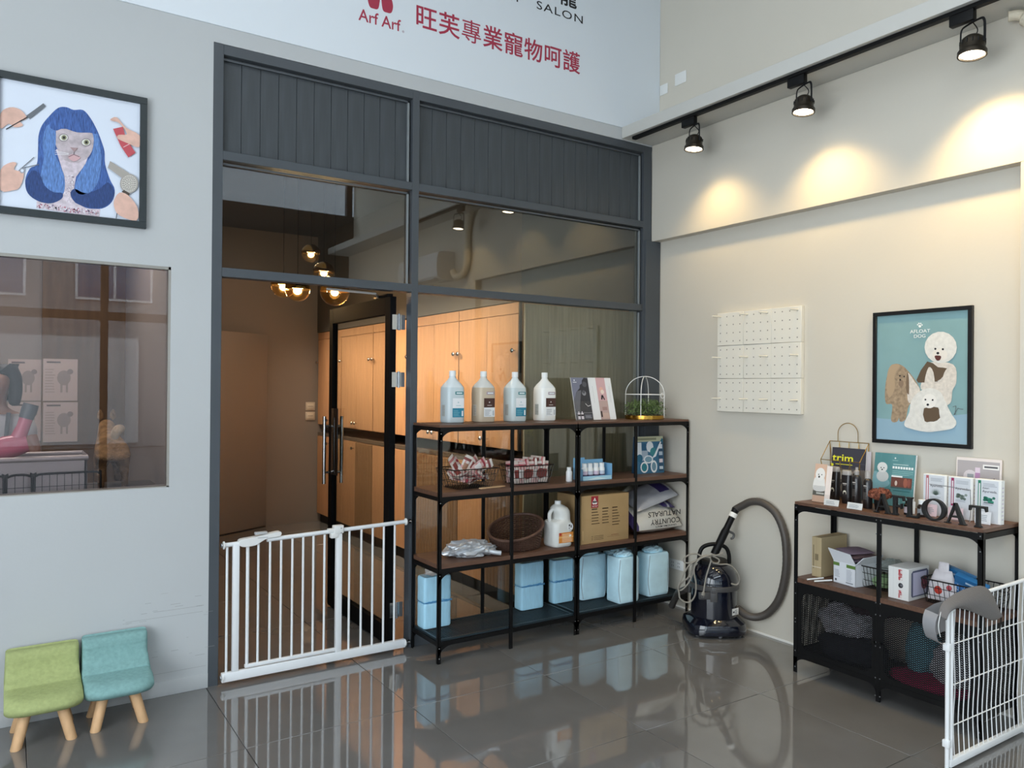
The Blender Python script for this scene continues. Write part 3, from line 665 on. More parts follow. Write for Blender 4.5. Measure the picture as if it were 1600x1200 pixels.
# ================================================================= SHELVING UNITS AND WHAT STANDS ON THEM
SF, SB = -.347, -.003
def gusset(b, x, z, sx, sz, r=.085, w=.02, y0=SF, y1=SF + .004):
    "plate with a quarter-round cut in the corner between post and rail"
    pts = [(x, z), (x + sx * r, z)] + [(x + sx * (r - r * math.sin(q)), z + sz * (r - r * math.cos(q))) for q in [PI / 2 * k / 8 for k in range(1, 8)]] + [(x, z + sz * r)]
    b.prism(pts, y0, y1)
def shelf_unit(x0, label):
    t = thing('shelf_unit', label, 'shelf', (x0, 0, 0), 0, 'shelf units in front of the glass partition'); W_ = .998
    def post(xa, y, sx, sy, nm='post', wx=.02):
        MB().box(xa, xa + sx * wx, y, y + sy * .003, 0, 1.346).box(xa, xa + sx * .003, y, y + sy * .02, 0, 1.346).build(nm, BLACK, t)
    post(0, SF, 1, 1); post(W_, SF, -1, 1); post(0, SB, 1, -1); post(W_, SB, -1, -1)
    for y, s in ((SF, 1), (SB, -1)):
        MB().box(W_ / 2 - .011, W_ / 2 + .011, y, y + s * .012, 0, 1.33).build('middle_post', BLACK, t, bevel=.001, seg=1)
    for z in (1.322, .925, .512, .098):
        b = MB(); h = .024
        b.box(.003, W_ - .003, SF + .001, SF + .016, z, z + h).box(.003, W_ - .003, SB - .016, SB - .001, z, z + h).box(.001, .014, SF + .003, SB - .003, z, z + h).box(W_ - .014, W_ - .001, SF + .003, SB - .003, z, z + h)
        b.build('rail', BLACK, t)
    for z in (1.346, .949, .540): MB().box(.002, W_ - .002, SF + .001, SB - .001, z - (.0 if z > 1.3 else .001), z + (.014 if z > 1.3 else .024)).build('shelf_board', WOODS, t, bevel=.001, seg=1)
    for z in (1.322, .925, .512, .098):
        for x, sx in ((.002, 1), (W_ - .002, -1)):
            for y in (SF, SB - .004): g = MB(); gusset(g, x, z, sx, -1, y0=y, y1=y + .004); g.build('corner_plate', BLACK, t)
    s = MB()
    for z in (1.31, 1.27, .914, .50, .088, .03):
        for x in (.01, W_ - .01): s.lathe([(.0035, SF - .0012), (.0025, SF - .002)], 8, (x, 0, z), axis='y')
    s.build('screw', mat('screw_head', '8f9092', .3, .9), t)
    # expanded metal bottom shelf
    m = MB(); m.box(.014, W_ - .014, SF + .016, SF + .03, .122, .134).box(.014, W_ - .014, SB - .03, SB - .016, .122, .134).box(.014, .028, SF + .03, SB - .03, .122, .134).box(W_ - .028, W_ - .014, SF + .03, SB - .03, .122, .134)
    m.build('mesh_frame', mat('mesh_shelf_steel', '2e3a40', .4, .3), t)
    m = MB(); xa, xb, ya, yb = .028, W_ - .028, SF + .03, SB - .03; p = .016; tt = .0015; n = int((xb - xa) / p)
    for i in range(n + 1):
        x = xa + i * p; m.box(x - tt, x + tt, ya, yb, .126, .129)
    for j in range(int((yb - ya) / .010) + 1):
        y = ya + j * .010; m.box(xa, xb, y - .0012, y + .0012, .1265, .1285)
    m.build('mesh', mat('mesh_shelf_steel', '2e3a40', .4, .3), t)['kind'] = 'stuff'
    return t
shelf_unit(1.178, 'left brown and black metal shelf unit, beside the doorway'); shelf_unit(2.178, 'right brown and black metal shelf unit, in the corner')
Z1, Z2, Z3, Z4 = 1.3602, .9732, .5642, .1343
class Card:
    "flat print in unit coordinates (u right, v up) on a card"
    def __init__(s, M, w, h): s.M, s.w, s.h = M, w, h; s.mb = MB(); s.mats = []; s.l = 0
    def P(s, u, v): return s.M @ Vector((u * s.w, v * s.h, s.l * .0002 + .0003))
    def _m(s, m):
        if isinstance(m, str): m = ink(m)
        if m not in s.mats: s.mats.append(m)
        s.mb.m = s.mats.index(m)
    def poly(s, pts, m, smooth=0, up=1):
        s.l += up; s._m(m)
        if smooth: pts = [(p.x, p.y) for p in spline([(x, y, 0) for x, y in pts], smooth, True)]
        s.mb.add([s.P(u, v) for u, v in pts], [tuple(range(len(pts)))]); return s
    def rect(s, u0, u1, v0, v1, m, up=1): return s.poly([(u0, v0), (u1, v0), (u1, v1), (u0, v1)], m, 0, up)
    def disc(s, u, v, r, m, ry=None, n=14, up=1):
        ry = ry or r * s.w / s.h; return s.poly([(u + r * math.cos(2 * PI * i / n), v + ry * math.sin(2 * PI * i / n)) for i in range(n)], m, 0, up)
    def lines(s, u0, u1, v0, v1, n, m, rnd=.3, th=.35):
        st = (v1 - v0) / n
        for i in range(n):
            v = v0 + i * st; s.rect(u0, u1 - (u1 - u0) * rnd * random.random(), v, v + st * th, m, 1 if i == 0 else 0)
        return s
    def build(s, parent, name='print'): return s.mb.build(name, s.mats, parent)
    def text(s, body, u, v, size, m, par, w=None, al='LEFT', bold=0, flip=False):
        if isinstance(m, str): m = ink(m)
        M = s.M @ Matrix.Translation((u * s.w, v * s.h, .0003 + (s.l + 2) * .0002))
        if flip: M = M @ Matrix.Rotation(PI, 4, 'Z')
        return text(body, size, m, par, M, width=w, align=al, bold=bold, extrude=.0001)
def front(x, z, y): return frameM((x, y, z), (1, 0, 0), (0, 0, 1))       # faces the shop (-y)
def leftf(x, z, y): return frameM((x, y, z), (0, -1, 0), (0, 0, 1))      # faces -x
def rsq(w, d, r, n=3):
    "rounded rectangle ring in xy"
    out = []
    for cx, cy, a in ((w / 2 - r, d / 2 - r, 0), (-w / 2 + r, d / 2 - r, 90), (-w / 2 + r, -d / 2 + r, 180), (w / 2 - r, -d / 2 + r, 270)):
        for k in range(n + 1): q = R(a + 90 * k / n); out.append((cx + r * math.cos(q), cy + r * math.sin(q)))
    return out
random.seed(21)
CAPW = mat('cap_white', 'eef0ef', .4)
def gallon(x, y, label, liq, air, tagc, lab_top, lab_bot):
    t = thing('gallon_bottle', label, 'bottle', (x, y, Z1), 0, 'gallon bottles on top of the shelving')
    w = .118; rings = []; mats = [mat('bottle_' + liq, liq, .25), mat('bottle_air_' + air, air, .25)]
    prof = [(w - .014, 0, .02), (w - .004, .004, .022), (w, .014, .022), (w, .19, .022), (w - .003, .215, .024), (w - .022, .236, .03), (w - .06, .262, .028), (.040, .276, .019), (.036, .286, .0175)]
    for (s, z, r) in prof: rings.append([(a, b, z) for a, b in rsq(s, s, min(r, s / 2 - .0005))])
    b = MB(); b.loft(rings); n = len(rings[0])
    for i in range(len(b.mi)): b.mi[i] = 0 if i < 4 * n else 1
    o = b.build('body', mats, t, smooth=True)
    MB().lathe([(.0001, .317), (.019, .3165), (.0205, .314), (.0205, .284), (.0001, .284)], 24).build('cap', CAPW, t, smooth=True)
    c = Card(front(-.03, .035, -w / 2 - .0002), .078, .115)
    c.rect(0, 1, 0, 1, lab_bot[0]); c.rect(0, 1, lab_bot[1], 1, lab_top[0])
    c.lines(.08, .7, .06, lab_bot[1] - .08, 7, lab_bot[2], .4); c.rect(.8, .93, .06, .34, 'f0f2f2' if lab_bot[0] != 'eef0f0' else 'b9bdc0')
    c.disc(.5, .78, .06, lab_top[1]); c.rect(.3, .72, .60, .63, lab_top[1]); c.build(t, 'front_label')
    c = Card(front(-.012, .172, -w / 2 - .0002), .056, .018); c.rect(0, 1, 0, 1, tagc)
    c.rect(.14, .86, .3, .72, 'e9f2f2'); c.build(t, 'neck_label')
    c = Card(leftf(-w / 2 - .0002, .04, .022), .04, .07); c.rect(0, 1, 0, 1, 'b4b8b4' if liq != 'cbbba4' else 'c9c2b6'); c.lines(.1, .9, .08, .95, 10, '8b9090', .5); c.build(t, 'side_label')
    return t
gallon(1.386, -.115, 'clear gallon bottle with teal label, first from the doorway', 'cdd9dc', 'dfe6e7', '2c7f83', ('f0f2f3', 'b8d2d4'), ('2a86a0', .48, '7fb9c9'))
gallon(1.606, -.115, 'gallon bottle of amber liquid with dark brown label', 'cbbba4', 'dad8d2', 'b09aa5', ('4a2f28', 'd9cfc9'), ('eef0f0', .50, '9a9c9e'))
gallon(1.842, -.115, 'clear gallon bottle with teal label, third from the doorway', 'cfdada', 'dfe6e5', '2c7f83', ('f0f2f3', 'b8d2d4'), ('2a86a0', .48, '7fb9c9'))
gallon(2.076, -.115, 'milky white gallon bottle with dark brown label', 'f7f7f2', 'eceeec', 'b09aa5', ('4a2f28', 'd9cfc9'), ('eef0f0', .50, '9a9c9e'))
# leaflets in a stand
t = thing('leaflet_stand', 'two tall leaflets leaning in a clear stand on top of the shelving', 'leaflet', (2.27, -.21, Z1))
tilt = R(14); M = frameM((0, 0, 0.004), (1, 0, 0), (0, math.sin(tilt), math.cos(tilt)))
MB(M).box(0, .345, 0, .292, -.004, -.0005).build('card', PAPER, t)
MB(M).box(.0, .345, -.003, .13, .0018, .0028).build('clear_pocket', glass_mat('acrylic', (.97, .97, .97), 1.45, .8), t); MB(M).box(.0, .345, -.003, .001, -.004, .0028).build('foot', glass_mat('acrylic', (.97, .97, .97), 1.45, .8), t)
c = Card(M, .345, .292)
c.rect(0, .42, 0, 1, '7d8092').poly([(.0, 0), (.42, 0), (.42, .98), (.33, 1), (.27, .93), (.26, .86), (.2, .82), (.19, .75), (.1, .66), (.03, .5)], '35353b').poly([(0, 0), (.10, 0), (.14, .35), (.22, .70), (.12, .68), (.05, .55), (.0, .45)], '6a6b73')
c.disc(.32, .84, .055, '55565c'); c.disc(.28, .63, .05, '8f9094'); c.disc(.275, .66, .035, '55565c')
c.poly([(.27, .38), (.33, .31), (.41, .34), (.41, .355), (.33, .33), (.28, .39)], 'd8d8d8'); c.rect(.0, .42, .165, .170, 'c8c8cc')
for u in (.05, .13):
    c.rect(u, u + .06, .02, .16, 'e9e4ea'); c.rect(u, u + .06, .09, .13, '3a3238'); c.rect(u + .018, u + .042, .16, .20, 'e9e4ea')
c.rect(.21, .4, .03, .13, '5c5d66').lines(.23, .39, .045, .12, 4, 'a9aab0')
c.rect(.42, 1, 0, 1, 'eceef0').rect(.61, .84, 0, 1, 'd5aeb1').rect(.61, .84, 0, .45, 'bfa5a0').disc(.72, .72, .05, 'e5b5a5').disc(.74, .66, .045, 'efdcd0').poly([(.68, .48), (.70, .58), (.74, .585), (.78, .47), (.755, .465), (.73, .53), (.71, .47)], INK)
c.rect(.62, .66, .06, .2, '3a3030').rect(.68, .8, .22, .30, 'a98a85').rect(.66, .82, .02, .16, 'cbb0a6').lines(.5, .505, .4, .8, 12, '8c8f93', 0, .6).lines(.92, .925, .4, .8, 12, '8c8f93', 0, .6)
c.disc(.07, .93, .015, 'f0f0f4').rect(.03, .12, .875, .89, 'e6e6ea').build(t)
# planter in a white wire cage
t = thing('cage_planter', 'small leafy plant in a white wire birdcage with a brass tray', 'plant', (2.915, -.17, Z1)); rr = .138
MB().lathe([(.0001, 0), (rr - .004, 0), (rr, .003), (rr, .028), (rr - .004, .028), (rr - .006, .008), (.0001, .008)], 40).build('tray', BRASS, t, smooth=True)
MB().lathe([(rr - .03, .032), (rr - .008, .026), (rr - .008, .01), (.0001, .01), (.0001, .035)], 24).build('soil', mat('soil', '3a2c20', .95), t)
WW = mat('white_wire', 'efefec', .35)
for q in (R(36), R(126), R(216), R(306)):
    pts = [(rr * math.cos(q), rr * math.sin(q), .012), (rr * math.cos(q), rr * math.sin(q), .10), (rr * math.cos(q), rr * math.sin(q), .175)] + [(rr * math.cos(a) * math.cos(q), rr * math.cos(a) * math.sin(q), .175 + .128 * math.sin(a)) for a in [R(d) for d in range(10, 91, 10)]]
    MB().tube(pts, .0028, 6).build('wire', WW, t, smooth=True)
MB().tube([(rr * math.cos(2 * PI * k / 36), rr * math.sin(2 * PI * k / 36), .175) for k in range(36)], .0028, 6, closed=True).build('ring', WW, t, smooth=True)
MB().tube([(.035 + .018 * math.cos(2 * PI * k / 16), -rr - .004, .168 + .018 * math.sin(2 * PI * k / 16)) for k in range(16)], .0025, 5, closed=True).build('latch_loop', WW, t, smooth=True)
LEAF = mat('plant_green', '5d7442', .6, noise=(40, .35)); b = MB()
for k in range(900):
    q = random.uniform(0, 2 * PI); u = random.random() ** .5; r_ = u * (.13 + .03 * random.random()); z = .03 + random.random() * .125 * (1.05 - u * .4)
    p = Vector((r_ * math.cos(q), r_ * math.sin(q), z)); s = random.uniform(.005, .010)
    e = Euler((random.uniform(-1.2, 1.2), random.uniform(-1.2, 1.2), random.uniform(0, 6.3))).to_matrix()
    b.add([p + e @ Vector(v) * s for v in ((-1, 0, 0), (0, -.55, .15), (1.1, 0, 0), (0, .55, .15))], [(0, 1, 2, 3)])
for k in range(60):
    q = random.uniform(0, 2 * PI); r_ = .115; b.tube(spline([(.04 * math.cos(q), .04 * math.sin(q), .03), (.08 * math.cos(q), .08 * math.sin(q), random.uniform(.10, .15)), (r_ * math.cos(q + .3), r_ * math.sin(q + .3), random.uniform(.05, .12))], 3), .0009, 3)
b.build('foliage', LEAF, t)['kind'] = 'stuff'
# wire baskets of treat sachets
def wire_basket(name, label, loc, rotz, wt, dt, wb_, db, h, col, nx=14, ny=7, group='black wire baskets', rings=(0, .33, .66)):
    t = thing(name, label, 'basket', loc, rotz, group)
    def ring(w, d, z, r, nm):
        p = rsq(w, d, min(.02, w / 4), 2); MB().tube([(a, b_, z) for a, b_ in p], r, 6, closed=True).build(nm, col, t, smooth=True)
    ring(wt, dt, h, .0035, 'rim')
    b = MB()
    for f in rings:
        w = wb_ + (wt - wb_) * f; d = db + (dt - db) * f; p = rsq(w, d, min(.02, w / 4), 2); b.tube([(a, c_, .003 + h * f) for a, c_ in p], .0016, 5, closed=True)
    for i in range(nx + 1):
        u = -1 + 2 * i / nx
        for s in (-1, 1): b.tube([(u * wt / 2 * .96, s * dt / 2, h), (u * wb_ / 2 * .96, s * db / 2, .003)], .0017, 4)
        b.tube([(u * wb_ / 2 * .96, -db / 2, .003), (u * wb_ / 2 * .96, db / 2, .003)], .0013, 4)
    for i in range(ny + 1):
        u = -1 + 2 * i / ny
        for s in (-1, 1): b.tube([(s * wt / 2, u * dt / 2 * .93, h), (s * wb_ / 2, u * db / 2 * .93, .003)], .0013, 4)
        b.tube([(-wb_ / 2, u * db / 2 * .93, .003), (wb_ / 2, u * db / 2 * .93, .003)], .0013, 4)
    b.build('wires', col, t)
    for s in (-1, 1):
        MB().tube(spline([(s * wt / 2, -.045, h), (s * (wt / 2 + .014), -.042, h - .004), (s * (wt / 2 + .02), 0, h - .012), (s * (wt / 2 + .014), .042, h - .004), (s * wt / 2, .045, h)], 3), .0022, 5).build('handle', col, t, smooth=True)
    return t
BW_ = mat('black_wire', '1a1614', .4, .4)
wire_basket('wire_basket', 'black wire basket heaped with loose sachets, left of the two', (1.455, -.19, Z2), R(4), .33, .215, .245, .165, .118, BW_)
wire_basket('wire_basket', 'black wire basket of upright sachets, right of the two', (1.885, -.19, Z2), R(-2), .30, .20, .245, .165, .118, BW_)
def sachet_mesh(cols, w=.055, h=.135, th=.013, seed=0):
    random.seed(seed); b = MB(); nu, nv = 5, 8
    for s in (-1, 1):
        k = len(b.v); vs = []; fs = []
        for j in range(nv + 1):
            for i in range(nu + 1):
                u, v = i / nu * 2 - 1, j / nv * 2 - 1; e = max(0, (1 - abs(u) ** 3)) * max(0, (1 - abs(v) ** 4))
                vs.append((u * w / 2, s * th / 2 * e + random.uniform(-.0006, .0006) * (e > 0), v * h / 2))
        b.add(vs, [])
        for j in range(nv):
            for i in range(nu):
                b.f.append((k + j * (nu + 1) + i, k + j * (nu + 1) + i + 1, k + (j + 1) * (nu + 1) + i + 1, k + (j + 1) * (nu + 1) + i))
                b.mi.append(0 if j in (0, 7) else (1 if (2 <= j <= 4 and 1 <= i <= 3) else (2 if j == 6 else (0 if (i + j) % 3 else 3))))
    return b.mesh('sachet', [ink(c) for c in cols], smooth=True)
SM = [sachet_mesh(('e2d3c8', '9a4a44', 'c47a78', 'e9e0da'), seed=1), sachet_mesh(('dcb9b4', 'e9e4e0', 'b04450', 'c9938c'), seed=2), sachet_mesh(('e6dfd6', 'b58a70', '8f4f4a', 'd8a7a2'), seed=3)]
random.seed(31)
def sachet(M, label, group, i):
    o = link('treat_sachet', SM[i % 3]); o.matrix_world = M; tag(o, label, 'sachet', group)
B1 = Matrix.Translation((1.455, -.19, Z2)) @ Matrix.Rotation(R(4), 4, 'Z')
for k in range(18):
    L_ = k // 6; x = -.085 + (k % 6) * .034 + random.uniform(-.01, .01); z = .045 + L_ * .033
    M = B1 @ Matrix.Translation((x * (1 + .1 * L_), random.uniform(-.035, .035), z + .014)) @ Euler((R(random.uniform(50, 120)) if L_ < 2 else R(random.uniform(20, 60)), R(random.uniform(-50, 50)), R(random.uniform(-60, 60)))).to_matrix().to_4x4()
    if L_ == 2: M = B1 @ Matrix.Translation((-.10 + (k % 6) * .04, random.uniform(-.03, .03), .118 + random.uniform(0, .022))) @ Euler((R(random.uniform(-30, 10)), R([-35, -20, 25, 48, 60, 72][k % 6]), R(random.uniform(-20, 20)))).to_matrix().to_4x4()
    sachet(M, 'pink and cream treat sachet buried low in the left wire basket' if L_ < 2 else ['treat sachet sticking up at the left end of the heaped basket', 'treat sachet sticking up second from the left of the heaped basket', 'treat sachet sticking up left of the middle of the heaped basket', 'treat sachet leaning right of the middle of the heaped basket', 'treat sachet lying over the right part of the heaped basket', 'treat sachet lying over the right end of the heaped basket'][k - 12], 'sachets in the left wire basket', k)
B2 = Matrix.Translation((1.885, -.19, Z2)) @ Matrix.Rotation(R(-2), 4, 'Z')
for k in range(14):
    M = B2 @ Matrix.Translation((-.103 + (k % 7) * .0345, -.048 if k < 7 else .03, .073)) @ Euler((R(random.uniform(-4, 4)), R(random.uniform(-6, 6)), R(random.uniform(-12, 12)))).to_matrix().to_4x4()
    sachet(M, ('upright treat sachet in the front row of the right wire basket, ' + ['at its left end', 'second from the left', 'third from the left', 'in the middle', 'third from the right', 'second from the right', 'at its right end'][k]) if k < 7 else 'treat sachet hidden in the back row of the right wire basket', 'sachets in the right wire basket', k)
for k in range(3):
    M = B2 @ Matrix.Translation((-.04 + k * .06, -.01, .128 + k * .006)) @ Euler((R(80), R(80 + k * 7), R(0))).to_matrix().to_4x4(); sachet(M, ['pink sachet lying on the right wire basket, nearest its left end', 'pink sachet lying on the middle of the right wire basket', 'pink sachet lying highest on the right end of the right wire basket'][k], 'sachets lying on the right wire basket', k + 1)
for k in range(2):
    o = MB().lathe([(.0001, 0), (.03, 0), (.032, .002), (.03, .004), (.0001, .004)], 22, axis='y').build('round_tin', ink('7a3a36'), None, smooth=True, loc=(1.84 + k * .1, -.2905, Z2 + .066))
    o.location.y = -.2735; tag(o, ['round dark red packet at the middle of the right wire basket', 'round dark red packet nearer the right end of the right wire basket'][k], 'packet', 'round packets in the right wire basket')
# wooden stick
o = MB().loft([[(x, y * w, z * h + .004) for y, z in ((-1, -1), (1, -1), (1, 1), (-1, 1))] for x, w, h in ((-.10, .004, .002), (-.095, .011, .0035), (-.07, .014, .004), (-.04, .009, .004), (.03, .008, .004), (.055, .014, .004), (.09, .013, .003), (.10, .005, .002))]).build('wooden_spatula', mat('pale_wood', 'c9a67e', .6), None, bevel=.0006, seg=1, loc=(1.565, -.295, Z2), rot=(0, 0, R(8)))
tag(o, 'pale flat wooden spatula lying on the shelf before the basket', 'spatula')
t = thing('pill_bottle', 'small white bottle half hidden behind the shelf post', 'bottle', (2.162, -.275, Z2))
MB().lathe([(.0001, 0), (.018, 0), (.020, .003), (.020, .062), (.016, .07), (.012, .073), (.0001, .073)], 20).build('body', CAPW, t, smooth=True); MB().lathe([(.0001, .073), (.0145, .073), (.0145, .092), (.0001, .093)], 18).build('cap', CAPW, t, smooth=True)
# blue display box of small bottles
t = thing('display_box', 'light blue open display box of small white bottles', 'display box', (2.37, -.26, Z2), R(-2)); LB = mat('display_blue', '7fb3d6', .5)
b = MB(); w, d, h = .122, .052, .115
b.box(-w, w, -d, -d + .003, 0, .03).box(-w, w, d - .003, d, 0, .128).box(-w, -w + .003, -d, d, 0, .075).box(w - .003, w, -d, d, 0, .105).box(-w, w, -d, d, 0, .003).box(-w, -.03, d - .003, d, .128, .142)
b.build('tray', LB, t); c = Card(front(-w, 0, -d - .0003), 2 * w, .03); c.rect(.02, .98, .1, .9, 'a8d4e6').poly([(.1, .1), (.5, .75), (.9, .2)], 'd6ecf2').build(t, 'front_print')
for i, x in enumerate((-.075, -.03, .018, .066)):
    s = thing('pill_bottle', ['small white and pink bottle at the left end of the display box', 'small white bottle second in the blue display box', 'small white and pink bottle third in the blue display box', 'small white bottle at the right end of the display box'][i], 'bottle', (2.37 + x, -.27 - x * .035, Z2 + .0035), 0, 'small bottles in the blue display box')
    MB().lathe([(.0001, 0), (.019, 0), (.021, .003), (.021, .07), (.017, .078), (.0001, .078)], 20).build('body', CAPW, s, smooth=True); MB().lathe([(.0001, .078), (.017, .078), (.017, .105), (.0001, .1055)], 18).build('cap', CAPW, s, smooth=True)
    q = MB()
    q.lathe([(.0213, .018), (.0213, .055)], 20); q.build('band_label', ink('d5c3d2' if i % 2 == 0 else 'c3cbd6'), s, smooth=True)
    MB().lathe([(.0216, .02), (.0216, .032)], 20).build('label_stripe', ink('5b4f6a'), s, smooth=True)
# blue grooming tool pack
t = thing('brush_package', 'blue and white printed grooming tool package', 'package', (2.965, -.155, Z2), R(-3)); w = .126; h = .262
MB().add([(-w, -.03, 0), (w, -.03, 0), (w, .03, 0), (-w, .03, 0), (-w, -.012, h), (w, -.012, h), (w, .012, h), (-w, .012, h)], [(0, 3, 2, 1), (4, 5, 6, 7), (0, 1, 5, 4), (1, 2, 6, 5), (2, 3, 7, 6), (3, 0, 4, 7)]).build('box', mat('pack_navy', '274a66', .35), t, bevel=.002)
M = frameM((-w, -.0302, 0), (1, 0, 0), Vector((0, .018, h)))
c = Card(M, 2 * w, h)
c.rect(0, 1, .86, 1, 'c9c8a6').rect(.05, .75, .9, .96, '8f8f74').rect(0, 1, 0, .86, '3c6f8e').rect(0, .2, .5, .84, 'dfe6ea').rect(.2, .42, .35, .62, 'a9b9c6').disc(.12, .42, .11, '2a6a86').disc(.3, .72, .10, '2c5f80').disc(.5, .72, .13, 'e9eef0', .15)
c.poly([(.62, .5), (.95, .95), (1, .9), (.72, .45)], '1f6d86').disc(.62, .58, .12, '3f8a90').disc(.43, .38, .17, 'eef2f3', .11).disc(.43, .38, .13, '7fa3b3', .08).disc(.27, .17, .14, 'eef2f3', .15).disc(.27, .17, .10, '2f7f8c', .11).disc(.62, .18, .12, 'eef2f3', .17).disc(.62, .18, .08, '6f93a6', .12)
c.rect(.8, .97, .05, .82, '31526c').rect(.82, .95, .66, .78, 'dfe4e8').rect(.82, .95, .48, .58, 'b9c6d0').rect(.82, .95, .28, .38, 'e3d7dc').rect(.82, .95, .1, .18, 'c9d6dc').poly([(.55, .4), (.7, .45), (.92, .84), (.88, .86), (.66, .52)], 'eef2f3').build(t)
# ---- third shelf
def crumple(n, seed, P, amp):
    random.seed(seed); g = {}
def crumpled_bag(nm, label, cat, loc, rx, ry, rz, m, seed, rot=0, nn=26, amp=.16, parent=None, flatten=True):
    import mathutils.noise as N
    b = MB(); nu, nv = nn, nn // 2; vs = []; fs = []
    for j in range(nv + 1):
        for i in range(nu):
            th = 2 * PI * i / nu; ph = PI * j / nv; p = Vector((math.sin(ph) * math.cos(th), math.sin(ph) * math.sin(th), -math.cos(ph)))
            k = 1 + amp * (N.noise(p * 2.3 + Vector((seed, 0, 0))) + .55 * abs(N.noise(p * 5.5 + Vector((0, seed, 0)))) * 1.6 - .25)
            e = abs(p.x) ** 1.5 + abs(p.y) ** 1.5
            q = Vector((p.x * rx, p.y * ry, p.z * rz)) * k
            if flatten: q.z = max(q.z, -rz * .62)
            vs.append(q)
    for j in range(nv):
        for i in range(nu): l = (i + 1) % nu; fs.append((j * nu + i, j * nu + l, (j + 1) * nu + l, (j + 1) * nu + i))
    b.add(vs, fs); zmin = min(v[2] for v in b.v)
    b.v = [(x, y, z - zmin) for x, y, z in b.v]
    o = b.build(nm, m, parent, loc=loc, rot=(0, 0, rot), smooth=False, weld=True)
    if label: tag(o, label, cat)
    return o
FOIL = mat('silver_plastic', 'c3c7cb', .22, .35, bump=(45, .35))
t = thing('plastic_bag', 'crumpled silver plastic bag on the lowest wooden shelf', 'bag', (1.455, -.215, Z3 + .001), R(-12))
crumpled_bag('bag', None, None, (0, 0, 0), .15, .10, .055, FOIL, 3, amp=.35, nn=40, parent=t)
MB().tube(spline([(.10, -.05, .03), (.14, -.07, .022), (.175, -.085, .018)], 3), .014, 10, cap=False).build('rolled_end', FOIL, t)
# wicker pet bed
t = thing('wicker_pet_bed', 'oval dark brown wicker pet basket with a low front', 'pet basket', (1.815, -.182, Z3 + .0005)); WK = mat('dark_wicker', '4b3328', .5, noise=(60, .25)); A_, B_ = .186, .138
def wz(q): return .062 + .118 * (1 - math.cos(q - R(225))) / 2 + .01
nR = 15; nS = 34; b = MB()
for j in range(nR):
    f = (j + .5) / nR; pts = []
    for i in range(nS * 3):
        q = 2 * PI * i / (nS * 3); k = .86 + .14 * f; wob = .0035 * math.cos(PI * (i / 1.5 + j)); pts.append(((A_ * k + wob) * math.cos(q), (B_ * k + wob) * math.sin(q), .004 + f * (wz(q) - .006)))
    b.tube(pts, .0042, 4, closed=True)
b.build('weave', WK, t)['kind'] = 'stuff'
b = MB()
for i in range(nS):
    q = 2 * PI * i / nS; b.tube([(A_ * .86 * math.cos(q), B_ * .86 * math.sin(q), .003), (A_ * math.cos(q), B_ * math.sin(q), wz(q))], .0035, 5)
b.build('stakes', WK, t)
MB().tube([(A_ * math.cos(2 * PI * i / 60), B_ * math.sin(2 * PI * i / 60), wz(2 * PI * i / 60)) for i in range(60)], .0095, 8, closed=True).build('rim', mat('wicker_rim', '5a4034', .5, noise=(80, .3)), t, smooth=True)
MB().lathe([(.0001, .002), (.158, .002), (.158, .012), (.10, .022), (.0001, .024)], 36, sy=.72).build('base_pad', mat('brown_pad', '4a322a', .9), t, smooth=True)
# milk jug
t = thing('plastic_jug', 'white plastic jug with an orange label and handle', 'jug', (2.088, -.255, Z3)); rings = []
for (w, d, z, r, ox) in ((.128, .128, 0, .03, 0), (.142, .142, .006, .032, 0), (.148, .148, .02, .034, 0), (.148, .148, .145, .036, 0), (.144, .146, .16, .045, .001), (.10, .142, .175, .048, .022), (.098, .138, .205, .047, .023), (.112, .13, .225, .05, .016), (.11, .11, .243, .05, .01), (.075, .075, .258, .036, .003), (.044, .044, .266, .021, 0), (.04, .04, .275, .0195, 0)):
    rings.append([(a + ox, b_, z) for a, b_ in rsq(w, d, min(r, w / 2 - .0004), 4)])
JUG = mat('jug_plastic', 'e3e4df', .35, trans=.12)
MB().loft(rings).build('body', JUG, t, smooth=True)
MB().tube(spline([(.0, 0, .238), (-.035, 0, .236), (-.062, 0, .215), (-.066, 0, .185), (-.06, 0, .155), (-.05, 0, .135)], 5), .0125, 12).build('handle', JUG, t, smooth=True)
MB().lathe([(.0001, .289), (.019, .289), (.0205, .287), (.0205, .268), (.0001, .268)], 22).build('cap', CAPW, t, smooth=True)
c = Card(front(-.045, .03, -.0745), .115, .065); c.rect(0, 1, 0, 1, 'd98a3a').rect(.02, .18, .72, .98, 'b03a2e').rect(0, 1, .48, .62, 'e8b06a').lines(.22, .95, .1, .95, 6, 'f2dcc0', .3).rect(.7, .85, .55, .75, 'e9e4d8').build(t, 'label')
c = Card(front(.018, .10, -.0745), .05, .055); c.disc(.5, .5, .5, 'e9eae8', .5).rect(.3, .5, .55, .8, '33363a').rect(.6, .75, .4, .7, '33363a').rect(.3, .45, .3, .42, '33363a').rect(.3, .8, .12, .17, '8a8c8e').build(t, 'round_label')
